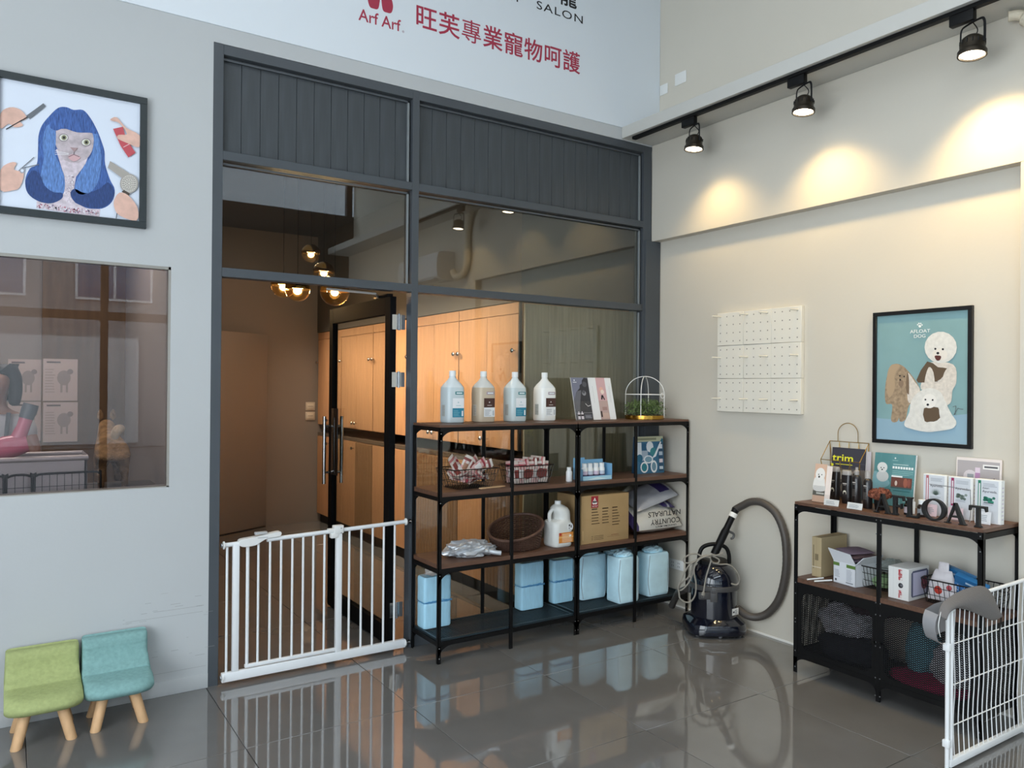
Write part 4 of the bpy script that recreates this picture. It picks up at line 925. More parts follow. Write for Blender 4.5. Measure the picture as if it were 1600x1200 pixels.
# cardboard box
CB = mat('cardboard', 'b09266', .8, noise=(6, .06)); t = thing('cardboard_box', 'brown cardboard box with a small red printed logo', 'box', (2.227, -.322, Z3)); w, d, h = .408, .26, .312
MB().box(0, w, 0, d, 0, h).build('box', CB, t, bevel=.002); MB().box(-.0004, w + .0004, d * .4, d * .6, h, h + .0006).build('tape', mat('tape', 'c2ab86', .25), t)
c = Card(front(0, 0, -.0003), w, h); c.rect(.20, .345, .74, .985, 'a02a34').disc(.25, .845, .028, 'efe4e0').disc(.296, .845, .028, 'efe4e0', up=0).poly([(.225, .85), (.273, .955), (.32, .85)], 'efe4e0', up=0).disc(.273, .895, .008, 'a02a34')
DK = '5a4630'
for u0, v1, n in ((.21, .70, 6), (.43, .70, 6), (.64, .70, 7)):
    for i in range(n): c.rect(u0, u0 + random.uniform(.11, .17), v1 - i * .06, v1 - i * .06 + (.016 if i else .024), DK, 0 if i else 1)
for i in range(3): c.rect(.21, .24, .14 - i * .035, .15 - i * .035, DK, 0).rect(.26, .46, .14 - i * .035, .148 - i * .035, DK, 0)
c.rect(.62, .78, .13, .14, '8a5a40', 0).rect(.54, .8, .10, .105, '8a5a40', 0).rect(.02, .05, .08, .28, 'bfa173', 0).rect(0, 1, .503, .505, '9a7d54', 0).build(t)
c.text('Arf Arf', .272, .76, .016, 'efe4e0', t, w=.045, al='CENTER')
# pet food sacks
SACK = mat('woven_white_sack', 'd6d3ca', .45, bump=(60, .25)); PUR = mat('sack_purple', '3a3064', .4, bump=(60, .2)); SILV = mat('sack_silver', 'b9bac0', .28, .3, bump=(40, .3))
def pillow(name, w, d, h, m, seed, parent, M, taper=.25, nn=(24, 16), stripe=None):
    import mathutils.noise as N
    b = MB(M)
    for s in (1, -1):
        vs = []; nu, nv = nn; k = len(b.v)
        for j in range(nv + 1):
            for i in range(nu + 1):
                u, v = i / nu * 2 - 1, j / nv * 2 - 1; e = (max(0, 1 - abs(u) ** 3.2) * max(0, 1 - abs(v) ** 2.6)) ** .6
                n_ = N.noise(Vector((u * 2.2 + seed, v * 2.5, s))) * .12 + N.noise(Vector((u * 6, v * 5 + seed, s))) * .05
                vs.append((u * w / 2 * (1 - taper * max(0, v) * .8), v * d / 2, s * h / 2 * e * (1 + n_ * 1.6)))
        fs = [(j * (nu + 1) + i, j * (nu + 1) + i + 1, (j + 1) * (nu + 1) + i + 1, (j + 1) * (nu + 1) + i) for j in range(nv) for i in range(nu)]
        b.add(vs, []);
        for idx, f in enumerate(fs):
            i = idx % nu; b.f.append(tuple(q + k for q in f)); b.mi.append(1 if stripe and stripe(i / nu, (idx // nu) / nv) else 0)
    return b.build(name, m, parent, smooth=True, weld=True)
t = thing('pet_food_sack', 'white COUNTRY NATURALS sack lying upside down on the shelf', 'sack', (2.955, -.175, Z3 + .105))
Mt = Matrix.Rotation(R(32), 4, 'X')
pillow('sack', .46, .27, .155, [SACK, PUR], 2, t, Mt @ Matrix.Translation((0, -.01, -.02)), taper=.15, stripe=lambda u, v: u < .07)
for m_ in [o for o in t.children]:
    zmin = min((v.co.z for v in m_.data.vertices)); m_.location.z = -zmin - .105 + .001
def bent(s_, xc, size, w, dz, dy, m=INK):
    "upside down lettering projected on to the bulging sack front"
    cu = text(s_, size, m, t, Matrix.Identity(4), width=w, align='CENTER', bold=.006)
    sack = t.children[0]; import mathutils.bvhtree as BV
    bv = BV.BVHTree.FromPolygons([(v.co + sack.location)[:] for v in sack.data.vertices], [p.vertices[:] for p in sack.data.polygons])
    for v in cu.data.vertices:
        x = xc - v.co.x; z = dz - v.co.y; hit = bv.ray_cast(Vector((x, -1, z)), Vector((0, 1, 0)))
        y = (hit[0].y if hit[0] else dy) - .0012 - v.co.z * .5; v.co = Vector((x, y, z))
    return cu
bent('NATURALS', .03, .052, .31, .052, -.13); bent('COUNTRY', .03, .052, .28, .0, -.14); bent("GRANDMA MAE'S", .03, .018, .20, -.044, -.145)
t = thing('pet_food_sack', 'silver and purple pet food sack slumped on top of the other', 'sack', (2.965, -.165, Z3 + .252))
pillow('sack', .40, .21, .085, [SILV, PUR], 7, t, Matrix.Rotation(R(-13), 4, 'Y') @ Matrix.Rotation(R(27), 4, 'X'), taper=.1, stripe=lambda u, v: .62 < u < .86 and .2 < v < .95)
pillow('folded_end', .13, .12, .03, [PUR, SILV], 4, t, Matrix.Translation((.13, -.02, -.065)) @ Matrix.Rotation(R(20), 4, 'X') @ Matrix.Rotation(R(10), 4, 'Y'), stripe=lambda u, v: .3 < u < .5)
# ---- packs of training pads on the mesh shelf
PADM = mat('pad_pack_blue', 'b0e0f6', .42, noise=(30, .07, (3, 3, .35)), bump=(70, .12), sss=0)
PADL = mat('pad_pack_pale', 'cbecf7', .3, noise=(9, .08), bump=(25, .35)); FILM = mat('clear_film_gather', 'a9b8c0', .25, bump=(60, .4)); FOLD = mat('pad_crinkle', '5fa0cc', .5, bump=(120, .5))
def pad_pack(x0, x1, y0, y1, h, label, twin, rot=0):
    t = thing('pad_pack', label, 'pack', ((x0 + x1) / 2, (y0 + y1) / 2, Z4), rot, 'packs of blue training pads'); w, d = (x1 - x0) / 2, (y1 - y0) / 2
    def brick(z0, z1, m, nm='pad_stack'):
        rings = [[(a, b_, z) for a, b_ in rsq(2 * w * s, 2 * d * s, .016, 3)] for s, z in ((.96, z0), (.995, z0 + .006), (1, z0 + .02), (.99, (z0 + z1) / 2), (1, z1 - .02), (.985, z1 - .006), (.94, z1))]
        MB().loft(rings).build(nm, m, t, smooth=True)
    if twin:
        brick(0, h * .5 - .002, PADM); brick(h * .5 + .002, h, PADM)
        random.seed(int(x0 * 1000)); b = MB()
        for k in range(46):
            x = -w + 2 * w * random.random(); z = h * .5 + random.uniform(-.001, .008); L_ = random.uniform(.01, .028); b.tube([(x, -d - .001, z), (min(w, x + L_), -d - .0025, z + random.uniform(-.005, .006)), (min(w, x + 1.6 * L_), -d - .001, z + random.uniform(-.002, .004))], .0016, 4)
        b.tube([(a * 1.0, b_ * 1.0, h * .5) for a, b_ in rsq(2 * w + .002, 2 * d + .002, .016, 3)], .0022, 4, closed=True)
        b.build('crinkle_seam', FOLD, t, smooth=True)
    else:
        brick(0, h, PADL); 
        for s in (-1, 1): MB().tube(spline([(s * w * .9, -d * 1.0, .012), (s * w * 1.01, -d * .9, h * .4), (s * w * .92, -d * 1.0, h - .01)], 4), .0025, 5).build('film_edge', FILM, t, smooth=True)
        crumpled_bag('film_gather', None, None, (0, 0, h - .006), w * .8, d * .8, .028, PADL, x0 * 9, parent=t, amp=.3, nn=18)
    return t
pad_pack(1.203, 1.388, -.125, -.022, .305, 'two-tier blue pad pack at the far left of the bottom shelf', True)
pad_pack(1.908, 2.090, -.112, -.022, .302, 'two-tier blue pad pack in the middle of the left unit', True)
pad_pack(2.184, 2.352, -.092, -.022, .285, 'two-tier blue pad pack behind the centre posts', True)
pad_pack(2.392, 2.604, -.130, -.022, .298, 'smooth blue pad pack just right of the centre posts', False)
pad_pack(2.552, 2.728, -.328, -.19, .305, 'smooth blue pad pack furthest forward on the right unit', False, 0)
pad_pack(2.66, 2.83, -.15, -.022, .30, 'blue pad pack tucked behind the other two on the right', False)
pad_pack(2.846, 3.036, -.30, -.17, .295, 'smooth blue pad pack at the right end of the bottom shelf', False)
t = thing('plastic_bag', 'thin crumpled clear plastic bag on top of the far left pad pack', 'bag', (1.30, -.075, Z4 + .306), 0)
crumpled_bag('bag', None, None, (0, 0, 0), .07, .045, .03, mat('hazy_film', 'b9b2ac', .35, bump=(60, .4)), 5, amp=.4, nn=24, parent=t)
# ================================================================= VACUUM CLEANER
NAVY = mat('navy_gloss', '10131f', .12, spec=.6, coat=.6); GREYB = mat('vacuum_grey', '4b4a4a', .4); HOSE = mat('hose_grey', '4c4743', .45)
VX, VY = 2.99, -.755; t = thing('vacuum_cleaner', 'dark navy canister vacuum cleaner with its hose up the wall', 'vacuum cleaner', (VX, VY, 0), R(-33))
VM = Matrix.Translation((VX, VY, 0)) @ Matrix.Rotation(R(-33), 4, 'Z'); VI = VM.inverted()
rings = [[(a, b_, z) for a, b_ in rsq(w, d, r, 5)] for w, d, r, z in ((.34, .33, .09, .012), (.365, .36, .10, .020), (.375, .37, .11, .052), (.365, .36, .12, .082), (.33, .32, .14, .098), (.30, .30, .149, .112))]
MB().loft(rings).build('base', NAVY, t, smooth=True)
MB().lathe([(.144, .10), (.146, .12), (.147, .285), (.150, .288), (.150, .30)], 40).build('canister', NAVY, t, smooth=True)
MB().lathe([(.1485, .288), (.157, .290), (.159, .300), (.157, .318), (.150, .322)], 40).build('band', GREYB, t, smooth=True)
MB().lathe([(.150, .318), (.149, .345), (.140, .38), (.122, .412), (.098, .435), (.075, .445), (.0001, .448)], 40).build('dome', NAVY, t, smooth=True)
MB().lathe([(.085, .43), (.086, .462), (.075, .472), (.0001, .474)], 32).build('motor_cap', BLACKM, t, smooth=True)
arch = spline([(-.098, 0, .44), (-.096, 0, .50), (-.07, 0, .548), (0, 0, .566), (.07, 0, .548), (.096, 0, .50), (.098, 0, .44)], 6)
MB().tube(arch, .013, 10).build('carry_handle', BLACK, t, smooth=True)
for a in (R(255), R(20), R(150)):
    M = Matrix.Rotation(a, 4, 'Z'); MB(M).box(.150, .166, -.022, .022, .23, .315).box(.160, .172, -.016, .016, .285, .325).build('latch', GREYB, t, bevel=.004)
MB().box(-.135, -.06, -.155, -.135, .245, .29).build('side_bracket', GREYB, t, bevel=.004)
for x, y in ((-.135, -.12), (.135, -.12), (-.135, .12), (.135, .12), (0, -.155)):
    c = MB().lathe([(.0001, -.009), (.013, -.009), (.0155, -.006), (.0155, .006), (.013, .009), (.0001, .009)], 18, (x, y, .0158), axis='x').build('caster', mat('caster_grey', '77787a', .4), t, smooth=True)
    MB().box(x - .006, x + .006, y - .006, y + .006, .02, .045).build('caster_fork', BLACK, c)
Ml = frameM((.085, -.1218, .135), (.815, .58, 0), (0, 0, 1))
MB(Ml).box(0, .062, 0, .042, 0, .0012).build('sticker', PAPER, t)
c = Card(Ml @ Matrix.Translation((0, 0, .0012)), .062, .042); c.rect(.1, .35, .35, .6, '44464a').lines(.4, .9, .15, .85, 5, '6a6c70').build(t, 'sticker_print')
def vloc(p): return VI @ Vector(p)
FW = Vector((.549, .836, 0))
def atd(px, py, depth):
    d = ray(px, py); return CAM + d * (depth / d.dot(FW))
h = [VM @ Vector((.148, -.03, .155))] + [at(px, py, 'x', x) for px, py, x in ((1168, 962, 3.10), (1185, 964, 3.13), (1202, 956, 3.155), (1217, 936, 3.16), (1226, 905, 3.165), (1229, 870, 3.165), (1225, 832, 3.165), (1212, 802, 3.165), (1192, 786, 3.16), (1174, 784, 3.15), (1160, 790, 3.14), (1149, 796, 3.13))]
hp_ = [vloc(p) for p in spline(h, 10)]; rs = [.0235 + .0012 * (i % 2) for i in range(len(hp_))]
MB().tube(hp_, .024, 14, rs=rs).build('hose', HOSE, t, smooth=True)
w0 = vloc(at(1150, 795, 'x', 3.13)); w1 = vloc(at(1131, 826, 'x', 3.07)); w2 = vloc((2.985, -.76, .50)); w1 = w0.lerp(w2, .42)
MB().tube([w0, w0.lerp(w1, .3), w1], .019, 14, rs=[.026, .021, .021]).build('wand', BLACK, t, smooth=True)
MB().tube([w1, w1.lerp(w2, .15), w2], .023, 14, rs=[.021, .026, .026]).build('wand_grip', BLACK, t, smooth=True)
lb = w0.lerp(w1, .22); ld = (w1 - w0).normalized(); MB().tube([lb, lb + ld * .03], .0268, 16).build('wand_label', PAPER, t, smooth=True)
q = w1.lerp(w2, .12); MB().tube(spline([q, q + Vector((.03, 0, -.005)), q + Vector((.055, 0, -.02)), q + Vector((.05, 0, -.045)), q + Vector((.035, 0, -.05))], 3), .008, 8).build('hook', GREYB, t, smooth=True)
MB().tube([vloc(p) for p in ((2.90, -.60, .25), (2.955, -.47, .19), (2.985, -.38, .07))], .022, 12).build('floor_tube', mat('nozzle_grey', '3d3b39', .5), t, smooth=True)
CORD = mat('cord_grey', '8f8a80', .55)
def cord(pts, dd=4.86, r=.0050): MB().tube([vloc(p) for p in spline([atd(1055 + x * .125, 850 + y * .125, dd + (o[0] if o else 0)) for x, y, *o in pts], 6)], r, 7).build('power_cord', CORD, t, smooth=True)
cord([(440, 150), (380, 140), (300, 180), (230, 240), (200, 330), (160, 420), (90, 480), (45, 540), (50, 580), (100, 560), (170, 480), (215, 380), (225, 290), (280, 200), (380, 150), (450, 140)], 4.84)
cord([(260, 210), (180, 260), (120, 350), (70, 450), (35, 540), (45, 600), (60, 680), (120, 725), (190, 720), (240, 660), (258, 580), (258, 480), (238, 380), (240, 290), (300, 190), (420, 145)], 4.82)
cord([(440, 170), (330, 150), (270, 125), (190, 130), (120, 170), (105, 215), (150, 238), (240, 215), (320, 170), (400, 140)], 4.83)
cord([(600, 110), (520, 140), (460, 135), (440, 180), (470, 230), (530, 240), (550, 200), (500, 165), (470, 150), (540, 140), (610, 135)], 4.85)
cord([(450, 210), (420, 300), (390, 400), (370, 500), (355, 600)], 4.83)
cord([(470, 240), (560, 255), (650, 255), (720, 290), (770, 350), (800, 420), (795, 480), (760, 510), (700, 495)], 4.90)
pp = atd(1055 + 355 * .125, 850 + 590 * .125, 4.83); pq = atd(1055 + 348 * .125, 850 + 640 * .125, 4.83)
o = MB().tube([vloc(pp), vloc(pp.lerp(pq, .4)), vloc(pq)], .01, 4, rs=[.005, .010, .012]).build('plug', CORD, t)
dn = (vloc(pq) - vloc(pp)).normalized(); sd = dn.cross(Vector((0, 1, 0))).normalized()
for s in (-1, 1): MB().rod(vloc(pq) + sd * .005 * s, vloc(pq) + sd * .005 * s + dn * .015, .0018, 5).build('prong', CHROME, o)
# ================================================================= MESH-DOOR CABINET AND ITS DISPLAY
KX0, KX1, KY0, KY1, KZ, KM = 2.82, 3.18, -1.49, -2.49, .953, .530
t = thing('mesh_cabinet', 'black metal cabinet with brown shelves and mesh doors', 'cabinet', (KX0, KY0, 0)); D_ = KX1 - KX0
def kb(nm, x0, x1, y0, y1, z0, z1, m=BLACK, bev=.001, par=None): return MB().box(x0 - KX0, x1 - KX0, y0 - KY0, y1 - KY0, z0, z1).build(nm, m, par or t, bevel=bev, seg=1)
for x, sx in ((KX0, 1), (KX1, -1)):
    for y, sy in ((KY0, -1), (KY1, 1)):
        MB().box(x - KX0, x + sx * .003 - KX0, y - KY0, y + sy * .024 - KY0, 0, .938).box(x - KX0, x + sx * .024 - KX0, y - KY0, y + sy * .003 - KY0, 0, .938).build('post', BLACK, t)
    kb('middle_post', x, x + sx * .012, -1.979, -2.001, 0, .93)
for z in (.905, .478, .085):
    b = MB(); h = .026
    b.box(.001, .016, -.002, -.998, z, z + h).box(D_ - .016, D_ - .001, -.002, -.998, z, z + h).box(.003, D_ - .003, -.001, -.014, z, z + h).box(.003, D_ - .003, -.999, -.986, z, z + h); b.build('rail', BLACK, t)
kb('shelf_board', KX0 + .001, KX1 - .001, KY0 - .001, KY1 + .001, .935, KZ - .0008, WOODS); kb('shelf_board', KX0 + .001, KX1 - .001, KY0 - .003, KY1 + .003, .504, KM - .001, WOODS)
kb('floor_plate', KX0 + .016, KX1 - .016, KY0 - .014, KY1 + .014, .106, .110, BLACKM)
def ygusset(b, y, z, sy, sz, r=.075, x=0.0):
    pts = [(y, z), (y + sy * r, z)] + [(y + sy * (r - r * math.sin(q)), z + sz * (r - r * math.cos(q))) for q in [PI / 2 * k / 8 for k in range(1, 8)]] + [(y, z + sz * r)]
    b.prism(pts, x, x + .003, 'x')
for y, s, z, r_, x in [(y, s, z, .075, x) for y, s in ((-.002, -1), (-.998, 1)) for z in (.905, .085) for x in (0, D_ - .003)] + [(-.5 + s * .008, s, .085, .05, 0) for s in (1, -1)]:
    g = MB(); ygusset(g, y, z, s, -1, r=r_, x=x); g.build('corner_plate', BLACK, t)
s_ = MB()
for y in (-.012, -.488, -.512, -.988):
    for z in (.92, .85, .50, .44, .30, .28, .12, .03): s_.lathe([(.0035, -.0012), (.0025, -.002)], 8, (0, y, z), axis='x')
s_.build('screw', mat('screw_head', '8f9092', .3, .9), t)
def diamond(b, u0, u1, v0, v1, P, p=.017, sl=.5, tw=.0021, r=.05):
    "two families of sloping strands clipped to a round-cornered field"
    L_ = v1 - v0
    def inside(u, v):
        du = max(u0 + r - u, u - (u1 - r), 0); dv = max(v0 + r - v, v - (v1 - r), 0); return du * du + dv * dv <= r * r and u0 <= u <= u1 and v0 <= v <= v1
    n = int(((u1 - u0) * sl + L_) / (p * .62)) + 2
    for fam in (1, -1):
        for i in range(n):
            c0 = v0 - (u1 - u0) * sl + i * p * .62 if fam == 1 else v0 + i * p * .62
            pts = []
            K = 160
            for k in range(K + 1):
                u = u0 + (u1 - u0) * k / K; v = c0 + fam * sl * (u - u0)
                if inside(u, v): pts.append((u, v))
            if len(pts) < 2: continue
            (a, c_), (e, f) = pts[0], pts[-1]
            b.add([P(a, c_ - tw, 0), P(e, f - tw, 0), P(e, f + tw, 0), P(a, c_ + tw, 0), P(a, c_ - tw, .0012), P(e, f - tw, .0012), P(e, f + tw, .0012), P(a, c_ + tw, .0012)], [(0, 3, 2, 1), (4, 5, 6, 7), (0, 1, 5, 4), (2, 3, 7, 6)])
def framed_sheet(name, u0, u1, v0, v1, w, P, par, r=.05):
    "sheet with a round-cornered opening, expanded metal behind it"
    b = MB(); n = 6; inner = []
    for cu, cv, a in ((u1 - w - r, v1 - w - r, 0), (u0 + w + r, v1 - w - r, 90), (u0 + w + r, v0 + w + r, 180), (u1 - w - r, v0 + w + r, 270)):
        for k in range(n + 1): q = R(a + 90 * k / n); inner.append((cu + r * math.cos(q), cv + r * math.sin(q)))
    N_ = len(inner); outer = []
    for (u, v) in inner:
        cu, cv = (u0 + u1) / 2, (v0 + v1) / 2; du, dv = u - cu, v - cv
        k = min(((u1 - u0) / 2) / abs(du) if du else 9e9, ((v1 - v0) / 2) / abs(dv) if dv else 9e9); outer.append((cu + du * k, cv + dv * k))
    vs = []; fs = []
    for d in (-.002, 0): vs += [P(u, v, d) for u, v in inner] + [P(u, v, d) for u, v in outer]
    for i in range(N_):
        j = (i + 1) % N_; fs += [(i, j, N_ + j, N_ + i), (2 * N_ + i, 3 * N_ + i, 3 * N_ + j, 2 * N_ + j), (i, 2 * N_ + i, 2 * N_ + j, j), (N_ + i, N_ + j, 3 * N_ + j, 3 * N_ + i)]
    b.add(vs, fs)
    for (cu, cv) in ((u0, v0), (u1, v0), (u1, v1), (u0, v1)):      # square the corners
        near = sorted(range(N_), key=lambda i: (outer[i][0] - cu) ** 2 + (outer[i][1] - cv) ** 2)[:2]
        b.add([P(cu, cv, -.002), P(*outer[near[0]], -.002), P(*outer[near[1]], -.002)], [(0, 1, 2)])
    o = b.build(name, BLACK, par)
    m = MB(); diamond(m, u0 + w - .004, u1 - w + .004, v0 + w - .004, v1 - w + .004, P, r=r); m.build('mesh', mat('mesh_black', '1c1d1f', .4, .3), o)['kind'] = 'stuff'
    return o
for k, (ya, yb) in enumerate(((-.026, -.494), (-.506, -.974))):
    d = framed_sheet('mesh_door', ya, yb, .112, .478, -.022, lambda u, v, w: (.002 + w, u, v), t) if False else framed_sheet('mesh_door', yb, ya, .112, .478, .024, lambda u, v, w: (.003 + w, u, v), t)
    MB().lathe([(.006, -.001), (.006, -.012), (.009, -.014), (.009, -.02), (.0001, -.021)], 14, (0, -.482 if k == 0 else -.518, .30), axis='x').build('knob', BLACK, d, smooth=True)
for y in (-.004, -.996):
    framed_sheet('side_panel', .024, D_ - .024, .112, .478, .016, lambda u, v, w, y=y: (u, y + w, v), t)
# what shows through the mesh
def soft(nm, label, cat, x, y, z, rx, ry, rz, col, seed, rot=0, amp=.25, m=None):
    return crumpled_bag(nm, label, cat, (x, y, z), rx, ry, rz, m or mat('cloth_' + col, col, .9, bump=(120, .3)), seed, rot=rot, amp=amp, nn=34)
soft('folded_cloth', 'grey and white cloth bundle behind the left mesh door', 'cloth', 3.0, -1.70, .245, .13, .15, .10, 'dcdbe2', 11)
soft('dark_bag', 'black bag lying at the bottom behind the left mesh door', 'bag', 3.0, -1.74, .112, .14, .19, .09, '2b2c36', 12, amp=.15)
soft('dark_red_cloth', 'dark red cloth on top behind the left mesh door', 'cloth', 3.04, -1.82, .372, .10, .12, .05, '3d1a24', 13)
soft('teal_towel', 'teal blue towel hanging behind the right mesh door', 'towel', 3.02, -2.12, .155, .10, .08, .165, '82bccb', 14, amp=.12)
soft('white_bag', 'pale grey bag behind the right mesh door', 'bag', 2.98, -2.31, .165, .11, .12, .13, 'e6e6ec', 15, amp=.15)
soft('magenta_cloth', 'magenta cloth at the bottom behind the right mesh door', 'cloth', 2.96, -2.20, .112, .12, .22, .04, 'b8285c', 16, amp=.15)
# ---- middle shelf
def xbox(name, label, cat, x0, x1, y0, y1, z0, z1, m, rotz=0, bev=.0015, grp=None):
    "box thing, y0 > y1; local u from its left edge as seen from the shop"
    o = thing(name, label, cat, (x0, y0, z0), rotz, grp); MB().box(0, x1 - x0, 0, y1 - y0, 0, z1 - z0).build('box', m, o, bevel=bev, seg=1); return o
def face_x(y_left=0, z=0, x=-.0004): return frameM((x, y_left, z), (0, -1, 0), (0, 0, 1))
def face_y(x=0, z=0, y=0): return frameM((x, y, z), (1, 0, 0), (0, 0, 1))
BEI = mat('beige_file', 'b5a27e', .7, noise=(4, .05))
b = xbox('file_box', 'tall beige file box at the left end of the middle shelf', 'box', 2.925, 3.165, -1.53, -1.59, KM, .752, BEI)
c = Card(face_x(0, 0), .06, .222); c.rect(.16, .22, .2, .8, '4f4636', 1).rect(.35, .7, .42, .58, '7d6f55').rect(0, 1, .24, .26, 'd8cdb6').rect(.48, .5, 0, 1, '9c8b69', 0).build(b)
t2_ = thing('open_carton', 'open white carton with green bands on the middle shelf', 'box', (2.912, -1.675, KM), R(-8)); CW = mat('white_carton', 'dcdee2', .6); w, d, h = .175, .145, .118
b = MB(); b.box(0, w, 0, -d, 0, .003).box(0, .003, 0, -d, 0, h).box(w - .003, w, 0, -d, 0, h).box(0, w, 0, -.003, 0, h).box(0, w, -d + .003, -d, 0, h); b.build('carton', CW, t2_)
MB().add([(0, 0, h), (0, -d, h), (-.02, -d + .02, h + .055), (-.03, .012, h + .068), (.003, 0, h), (.003, -d, h), (-.017, -d + .02, h + .056), (-.027, .012, h + .069)], [(0, 1, 2, 3), (4, 7, 6, 5), (0, 4, 5, 1), (1, 5, 6, 2), (2, 6, 7, 3), (3, 7, 4, 0)]).build('flap', CW, t2_)
MB().add([(0, -d, h), (w, -d, h), (w, -d - .03, h + .045), (.025, -d - .03, h + .04), (0, -d + .003, h), (w, -d + .003, h), (w, -d - .027, h + .047), (.025, -d - .027, h + .042)], [(0, 1, 2, 3), (4, 7, 6, 5), (0, 4, 5, 1), (1, 5, 6, 2), (2, 6, 7, 3), (3, 7, 4, 0)]).build('flap', CW, t2_)
c = Card(face_x(0, 0), d, h); c.rect(0, .28, .80, .95, '5f7d3c').rect(.6, 1, .80, .95, '5f7d3c', 0).lines(.07, .3, .3, .65, 6, '9a9ea6').lines(.6, .85, .2, .75, 9, '9a9ea6').rect(.08, .16, .1, .2, '55585e').rect(.58, .9, .1, .15, '8a8e94').build(t2_)
t3_ = thing('folded_garment', 'folded mauve garment lying on top of the open carton', 'garment', (3.0, -1.745, KM + .122), R(-10)); MV = mat('mauve_cloth', '7d6a78', .85, bump=(90, .3)); MVB = mat('mauve_brown', '6d5556', .85, bump=(90, .3))
for k, (m_, w_, d_, z_, r_) in enumerate(((MV, .20, .15, .0, 0), (MVB, .19, .14, .018, 8), (MV, .17, .13, .036, -6))):
    pillow('fold', w_, d_, .022, m_, 20 + k, t3_, Matrix.Translation((.0, 0, .014 + z_)) @ Matrix.Rotation(R(r_), 4, 'Z') @ Matrix.Rotation(R(4), 4, 'X'), taper=.05)
wire_basket('wire_basket', 'black wire basket beside the open carton on the cabinet shelf', (3.05, -1.895, KM), R(90), .16, .235, .14, .20, .115, BW_, nx=8, ny=9)
soft('green_packet', 'green and white packet inside the left cabinet basket', 'packet', 3.05, -1.895, KM + .006, .085, .055, .038, '8ba878', 31, amp=.12)
soft('clear_packet', 'crumpled clear packet on top of the left cabinet basket', 'packet', 3.08, -1.90, KM + .088, .075, .055, .035, '8d9590', 32, amp=.3, m=mat('hazy_grey_film', '8d9590', .25, bump=(60, .4)))
WB = mat('box_white', 'e0dfdb', .5); b = xbox('product_box', 'white box with red vertical characters on the middle shelf', 'box', 2.872, 3.06, -2.012, -2.118, KM, .690, WB)
c = Card(face_x(0, 0), .106, .16); c.rect(.26, .265, 0, 1, 'b8b8b4'); c.disc(.62, .45, .12, '2c2c30').disc(.66, .46, .06, '6a6a70', .04).build(b)
for i, ch in enumerate('寵物乾淨'): c.text(ch, .50, .84 - i * .11, .021, 'b8323a', b, bold=.02) if i < 3 else None
for i, ch in enumerate('潔護'): c.text(ch, .50, .19 - i * .12, .021, 'b8323a', b, bold=.02)
c = Card(face_y(0, 0, -.1064), .188, .16); c.poly([(.16, .1), (.9, .1), (.95, .2), (.95, .85), (.88, .92), (.2, .92), (.12, .85), (.12, .16)], '5c5f78').poly([(.2, .14), (.86, .14), (.86, .86), (.2, .86)], 'c9c6dc').disc(.75, .5, .16, '8c4a56', .22).build(b, 'side_print')
wire_basket('wire_basket', 'black wire basket of bagged goods at the right end of the cabinet shelf', (3.045, -2.305, KM), R(90), .33, .22, .29, .19, .118, BW_, nx=12, ny=7)
pk = thing('bagged_toy', 'clear header-card bag with red print in the right basket', 'bag', (2.985, -2.225, KM + .012), R(4)); CLB = mat('pearl_bag', 'd6d0d2', .3, bump=(40, .3))
pillow('bag', .13, .15, .035, CLB, 41, pk, frameM((0, 0, .078), (0, -1, 0), (.15, 0, 1)), taper=.5)
pillow('neck', .05, .05, .012, CLB, 42, pk, frameM((.012, 0, .165), (0, -1, 0), (.15, 0, 1)), taper=.1)
for y, z, r_, cc in ((.012, .055, .021, 'c03a2c'), (-.038, .075, .013, 'c4505a')):
    MB().ball((-.018, y, z), .006, r_, r_).build('print_spot', ink(cc), pk, smooth=True)
for lab, y, z, ry_, sz in (('blue boxed packet at the back of the right basket', -2.25, .07, 12, (.035, .15, .10)), ('bright blue dotted packet leaning in the right basket', -2.345, .052, 24, (.03, .15, .11))):
    o = thing('blue_packet', lab, 'packet', (3.07 if y > -2.3 else 3.02, y, KM + z), 0); M = Matrix.Rotation(R(14), 4, 'X') @ Matrix.Rotation(R(-ry_), 4, 'Y')
    MB(M).box(-sz[0] / 2, sz[0] / 2, -sz[1] / 2, sz[1] / 2, 0, sz[2]).build('packet', mat('packet_blue', '3b7fb4', .3), o, bevel=.002)
    c = Card(M @ frameM((-sz[0] / 2 - .0004, sz[1] / 2, 0), (0, -1, 0), (0, 0, 1)), sz[1], sz[2]); c.rect(0, 1, .62, 1, '2a6ea6').rect(0, 1, 0, .62, '4a86c6')
    for i in range(9):
        for j in range(4): c.disc(.06 + i * .11 + (j % 2) * .05, .08 + j * .15, .02, 'dfe8f2', up=1 if i == 0 and j == 0 else 0)
    c.rect(.35, .75, .74, .84, 'bcd6ea').build(o)
o = MB().ball((0, 0, .03), .028, .04, .03, 20, 12).build('orange_ball', mat('orange_rubber', 'b5653a', .5), None, smooth=True, loc=(2.972, -2.41, KM + .006)); tag(o, 'dull orange toy in the front corner of the right basket', 'toy')
for k, (dy, lab) in enumerate(((0, 'left one of two white paper straws sticking out over the shelf edge'), (-.045, 'right one of two white paper straws sticking out over the shelf edge'))):
    o = MB().tube([(0, 0, .005), (.10, -.02 - k * .0, .008)], .0045, 10).build('white_straw', PAPER, None, smooth=True, loc=(2.808, -1.585 + dy, KM + .0005), rot=(0, 0, R(-8 - k * 6))); tag(o, lab, 'straw')
